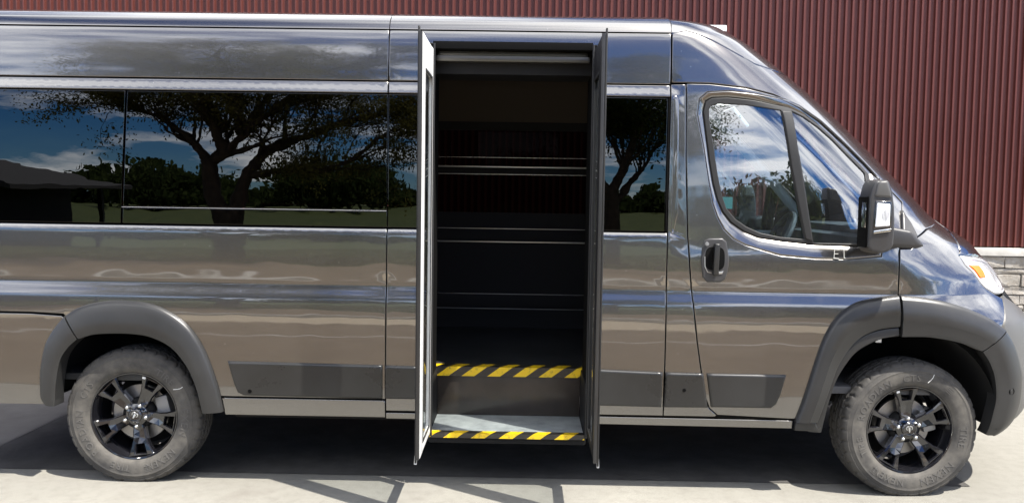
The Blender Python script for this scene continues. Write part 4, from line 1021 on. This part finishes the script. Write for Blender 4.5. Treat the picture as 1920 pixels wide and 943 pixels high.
lm = [(L_((0, 0, -.05), (.02, 0, .6), (-.05, 0, 1.1)), [.36, .28, .25], 0),
      (L_((-.06, 0, .95), (-.32, .05, 1.5), (-.42, .05, 2.25)), [.22, .19, .17], 0),
      (L_((.10, 0, .95), (.25, -.05, 1.5), (.40, -.1, 2.0), (.80, -.1, 2.45)), [.20, .16, .13, .10], 1),
      (L_((-.40, .05, 2.15), (.10, .2, 2.45), (.60, .3, 2.95), (1.40, .4, 3.5), (2.3, .4, 4.1)), [.11, .095, .08, .055, .03], 3),
      (L_((.30, -.05, 1.9), (1.1, -.2, 2.05), (2.0, -.2, 2.05), (2.7, -.3, 2.35), (3.4, -.4, 2.9)), [.09, .075, .06, .045, .02], 3),
      (L_((.75, -.1, 2.4), (1.6, -.5, 2.8), (2.5, -.8, 3.2), (3.3, -1.0, 3.5)), [.11, .09, .06, .03], 4),
      (L_((-.42, .05, 2.2), (-.8, .1, 2.7), (-1.3, .2, 3.1), (-1.8, .2, 3.3)), [.10, .08, .05, .03], 4),
      (L_((.0, .2, 2.4), (-.3, .5, 3.2), (-.8, .8, 4.0), (-1.4, 1.0, 4.5)), [.11, .09, .06, .03], 4),
      (L_((.0, .2, 2.8), (-.8, 0, 4.2), (-1.5, -.2, 5.0), (-2.1, -.2, 5.5)), [.10, .08, .05, .03], 4),
      (L_((1.0, .3, 3.2), (1.8, 0, 4.4), (2.6, 0, 5.2), (3.2, .1, 5.6)), [.09, .07, .05, .03], 4),
      (L_((.3, .2, 2.8), (.1, .2, 4.4), (-.3, .2, 5.6), (-.2, .3, 6.2)), [.10, .08, .05, .03], 4),
      (L_((.5, .3, 2.9), (.7, -.4, 3.7), (.8, -.8, 4.5), (1.2, -1.0, 5.0)), [.10, .08, .06, .03], 4)]
tree('shade_tree', (bx, by, 0), lm, 'leaf_olive', 'wide olive-green shade tree with a forked trunk mirrored in the rear windows', 125000, .072, 3, .75, .1, .19)
lm = [(L_((0, 0, -.05), (.05, 0, .9), (.0, 0, 1.7)), [.24, .19, .16], 0), (L_((0, 0, 1.6), (.35, .1, 2.4), (.6, .2, 3.3), (.6, .2, 4.4)), [.13, .10, .07, .04], 5), (L_((0, 0, 1.6), (-.5, .1, 2.3), (-1.0, .3, 3.1), (-1.3, .3, 4.0)), [.12, .09, .06, .03], 5), (L_((.0, 0, 1.3), (.45, -.2, 1.9), (.8, -.3, 2.3), (1.0, -.3, 2.7)), [.10, .07, .05, .03], 5)]
tree('dark_leafy_tree', (4.0, -15.5, 0), lm, 'leaf_green', 'dark leafy tree mirrored in the window beside the entrance', 60000, .075, 11, .55, .05, .25)
def bush(name, base, rx, rz, nleaf, seed, leafm, label, group):
    r = np.random.default_rng(seed); t = empty(name, base); bm = bmesh.new(); rnd = random.Random(seed)
    for k in range(7):
        a = rnd.uniform(0, 6.28); bm_tube(bm, [(0, 0, -.02), (rx*.3*math.cos(a), rx*.3*math.sin(a), rz*.5), (rx*.6*math.cos(a), rx*.6*math.sin(a), rz*.9)], [.03, .02, .008], 5)
    bmobj('stem', bm, 'bark', t)
    k = 60; cc = r.normal(size=(k, 3)); cc /= np.linalg.norm(cc, axis=1, keepdims=True); cc *= (.45+.5*r.random((k, 1))); cc = cc*np.array([rx, rx*.8, rz*.5])+np.array([0, 0, rz*.52])
    C = cc[r.integers(0, k, nleaf)]+r.normal(size=(nleaf, 3))*np.array([.16*rx, .16*rx, .10*rz]); C[:, 2] = np.maximum(C[:, 2], .02)
    V, F = quads(C, .13 if rx < 2 else .7, .5); fast_mesh('foliage', V, F, leafm, t); tag(t, label, 'bush', group)
GB = 'bushes across the yard'
for i, (x, y, rx, rz) in enumerate(((7.0, -14.4, 1.1, 2.3), (8.8, -15.2, 1.25, 2.8), (10.6, -14.6, 1.0, 2.1), (12.6, -15.6, 1.4, 3.0))):
    bush('leafy_bush', (x, y, 0), rx, rz, 5200, 30+i, 'leaf_green' if i % 2 else 'leaf_dark', ['low dark green bush nearest the front door mirrored in its glass', 'tall green bush second from the dark leafy tree', 'smallest dark bush between two taller green ones', 'largest green bush in the middle of the row'][i], GB)
for i, (x, y, rx, rz) in enumerate(((15.2, -14.5, 1.4, 2.6), (18.0, -13.0, 1.5, 3.1), (21.5, -12.0, 1.6, 2.8))):
    bush('leafy_bush', (x, y, 0), rx, rz, 6000, 40+i, 'leaf_green' if i % 2 else 'leaf_dark', ['dark bush just right of the largest green bush', 'second green bush from the right end of the row', 'dark bush at the right end of the row'][i], GB)
for i, (x, y, rx, rz) in enumerate(((-18, -88, 7, 5.2), (2.0, -95, 9, 6.0), (-38, -92, 8, 4.5), (28, -90, 9, 6.0), (52, -90, 9, 5.5))):
    bush('broad_bush', (x, y, 0), rx, rz, 4200, 50+i, 'leaf_dark', ['broad dark bush behind the shade tree', 'broad dark bush behind the dark leafy tree', 'round dark bush near the low shelter', 'wide dark bush far behind the green bushes', 'wide dark bush farthest to the right'][i], GB)
# far tree line
n = 36000; tx = rng.uniform(-130, 130, n); hgt = 3.2+1.6*np.sin(tx*.21)+1.1*np.sin(tx*.63+1.2)+.8*np.sin(tx*1.7)
C = np.stack([tx, -120+rng.normal(size=n)*3, np.abs(hgt)*rng.random(n)**.6], 1); V, F = quads(C, 1.1, .7)
tag(fast_mesh('tree_line', V, F, 'leaf_dark'), 'dark far tree line along the horizon mirrored in the windows', 'trees', kind='stuff')
# low shelter mirrored at the left end
mat('shelter_roof', (.014, .012, .011), .8); mat('shelter_wall', (.022, .017, .014), .8)
sh = empty('park_shelter', (-18.4, -25, 0)); tag(sh, 'low dark shelter with a wide sloping roof mirrored in the rearmost window', 'shelter')
bm = bmesh.new()
pr_ = [(-5.5, 1.75), (0, 2.75), (5.5, 1.75), (5.5, 1.62), (0, 2.6), (-5.5, 1.62)]
va = [bm.verts.new((x, -4, z)) for x, z in pr_]; vb = [bm.verts.new((x, 4, z)) for x, z in pr_]
bm.faces.new(va[::-1]); bm.faces.new(vb)
for i in range(6): bm.faces.new((va[i], va[(i+1) % 6], vb[(i+1) % 6], vb[i]))
bmesh.ops.recalc_face_normals(bm, faces=bm.faces); bmobj('roof', bm, 'shelter_roof', sh)
bm = bmesh.new(); bm_box(bm, (-4.6, -3.2, 0), (3.6, 3.2, 1.9)); bmobj('wall', bm, 'shelter_wall', sh)
for x in (-4.8, 4.6):
    for y in (-3.4, 3.4): bm = bmesh.new(); bm_box(bm, (x-.08, y-.08, 0), (x+.08, y+.08, 1.75)); bmobj('post', bm, 'shelter_wall', sh)
# ------------------------------------------------------------------ the ribbed metal building behind
def m_metal():
    m = mat('ribbed_metal', (.17, .070, .062), .40, 0., .35); t = NT(m); a = t.noise(.7, 6, .6); b = t.noise(5, 5, .6, sc3=(1, 1, .15))
    c = t.ramp(a, [(.3, (.084, .0185, .0135)), (.75, (.112, .028, .021))]); c = t.mix(t.math('MULTIPLY', b, .3), c, (.13, .055, .048, 1))
    oi = t.n('ShaderNodeObjectInfo'); c = t.mix(t.math('MULTIPLY', oi.outputs['Random'], .30), c, (.12, .040, .033, 1))
    t.link(c, t.b.inputs['Base Color'])
m_metal()
YW = 4.46; PITCH = .0683
bld = empty('metal_building', (2, YW+.3, 0)); tag(bld, 'maroon ribbed metal building wall on a stone base behind the van', 'building')
bl = lambda o: (setattr(o, 'parent', bld), setattr(o, 'location', tuple(-c for c in bld.location)), o)[2]
RIB = [(0, .0), (.42, .0), (.445, .003), (.48, .022), (.50, .0255), (.52, .026), (.68, .026), (.70, .0255), (.72, .022), (.755, .003), (.78, .0)]
nr = 12; base_z, top_z = 1.085, 5.4
def sheet_panel():
    V = []; F = []; prof = [((i+u)*PITCH, h) for i in range(nr) for u, h in RIB]+[(nr*PITCH+.004, 0)]
    zs = [base_z, base_z+.3, 2.2, 3.2, 4.2, top_z]; k = len(prof)
    for z in zs:
        for x, h in prof: V.append((x, -h, z))
    for j in range(len(zs)-1):
        for i in range(k-1): F.append((j*k+i, j*k+i+1, (j+1)*k+i+1, (j+1)*k+i))
    return V, F
V, F = sheet_panel(); first = None
for q in range(-8, 13):
    if first is None: o = mesh('wall_panel', V, F, 'ribbed_metal'); first = o
    else: o = first.copy(); COL.objects.link(o)
    o.parent = bld; o.location = (q*nr*PITCH+.02-bld.location.x, YW-bld.location.y+(.0015 if q % 2 else 0), 0)
bl(box('wall_core', (-6.6, YW+.012, .0), (10.7, YW+.25, top_z), 'liner_black', None, .01))
bl(box('eave_trim', (-6.6, YW-.10, top_z), (10.7, YW+.30, top_z+.18), 'ribbed_metal', None, .02))
def m_stone():
    m = mat('ledge_stone', (.36, .33, .29), .9, spec=.2); t = NT(m); a = t.noise(3.2, 4, .5); b = t.noise(22, 7, .7)
    c = t.ramp(a, [(.3, (.25, .225, .19)), (.5, (.36, .335, .30)), (.72, (.43, .40, .36))]); c = t.mix(t.ramp(b, [(.45, (0, 0, 0)), (.75, (.6, .6, .6))]), c, (.22, .175, .13, 1))
    t.link(c, t.b.inputs['Base Color']); t.link(t.bump(b, .02, .9), t.b.inputs['Normal'])
m_stone()
rs = random.Random(4)
# sill stones
x = 3.4
while x < 10.6:
    w = rs.uniform(.45, .8); bl(box('sill_stone', (x+.004, YW-.12+rs.uniform(-.006, .006), .995), (x+w-.004, YW+.02, 1.070+rs.uniform(-.004, .004)), 'kerb_concrete', None, .010)); x += w
bl(box('sill_stone', (-6.6, YW-.12, .995), (3.396, YW+.02, 1.07), 'kerb_concrete', None, .01))
bl(box('mortar_bed', (-6.6, YW-.045, 0), (10.65, YW+.011, .993), 'seam_black', None, .002))
def stone_mesh(name, lo, hi):
    bm = bmesh.new(); bm_box(bm, lo, hi); bmesh.ops.subdivide_edges(bm, edges=bm.edges, cuts=1, use_grid_fill=True)
    for v in bm.verts: v.co += Vector((rs.uniform(-.004, .004), rs.uniform(-.010, .006) if v.co.y < YW-.05 else 0, rs.uniform(-.004, .004)))
    return bmobj(name, bm, 'ledge_stone', None, False, .006)
courses = [.060, .115, .05, .09, .13, .06, .10, .085, .12, .06, .12]
z = .002; ns = 0
for h in courses:
    if z+h > .992: h = .992-z
    x = 4.6+rs.uniform(-.3, 0)
    while x < 9.6:
        w = rs.uniform(.16, .48); g = .004
        if h > .1 and rs.random() < .4 and w < .36:
            k = h*rs.uniform(.35, .65)
            for a, b in ((z, z+k), (z+k, z+h)): bl(stone_mesh('stone', (x+g, YW-.075-rs.uniform(0, .02), a+g), (x+w-g, YW-.03, b-g))); ns += 1
        else:
            bl(stone_mesh('stone', (x+g, YW-.075-rs.uniform(0, .02), z+g), (x+w-g, YW-.03, z+h-g))); ns += 1
        x += w
    z += h
    if z >= .991: break
print('stones', ns)
for o in SC.objects:
    if '_base' in o.keys(): del o['_base']
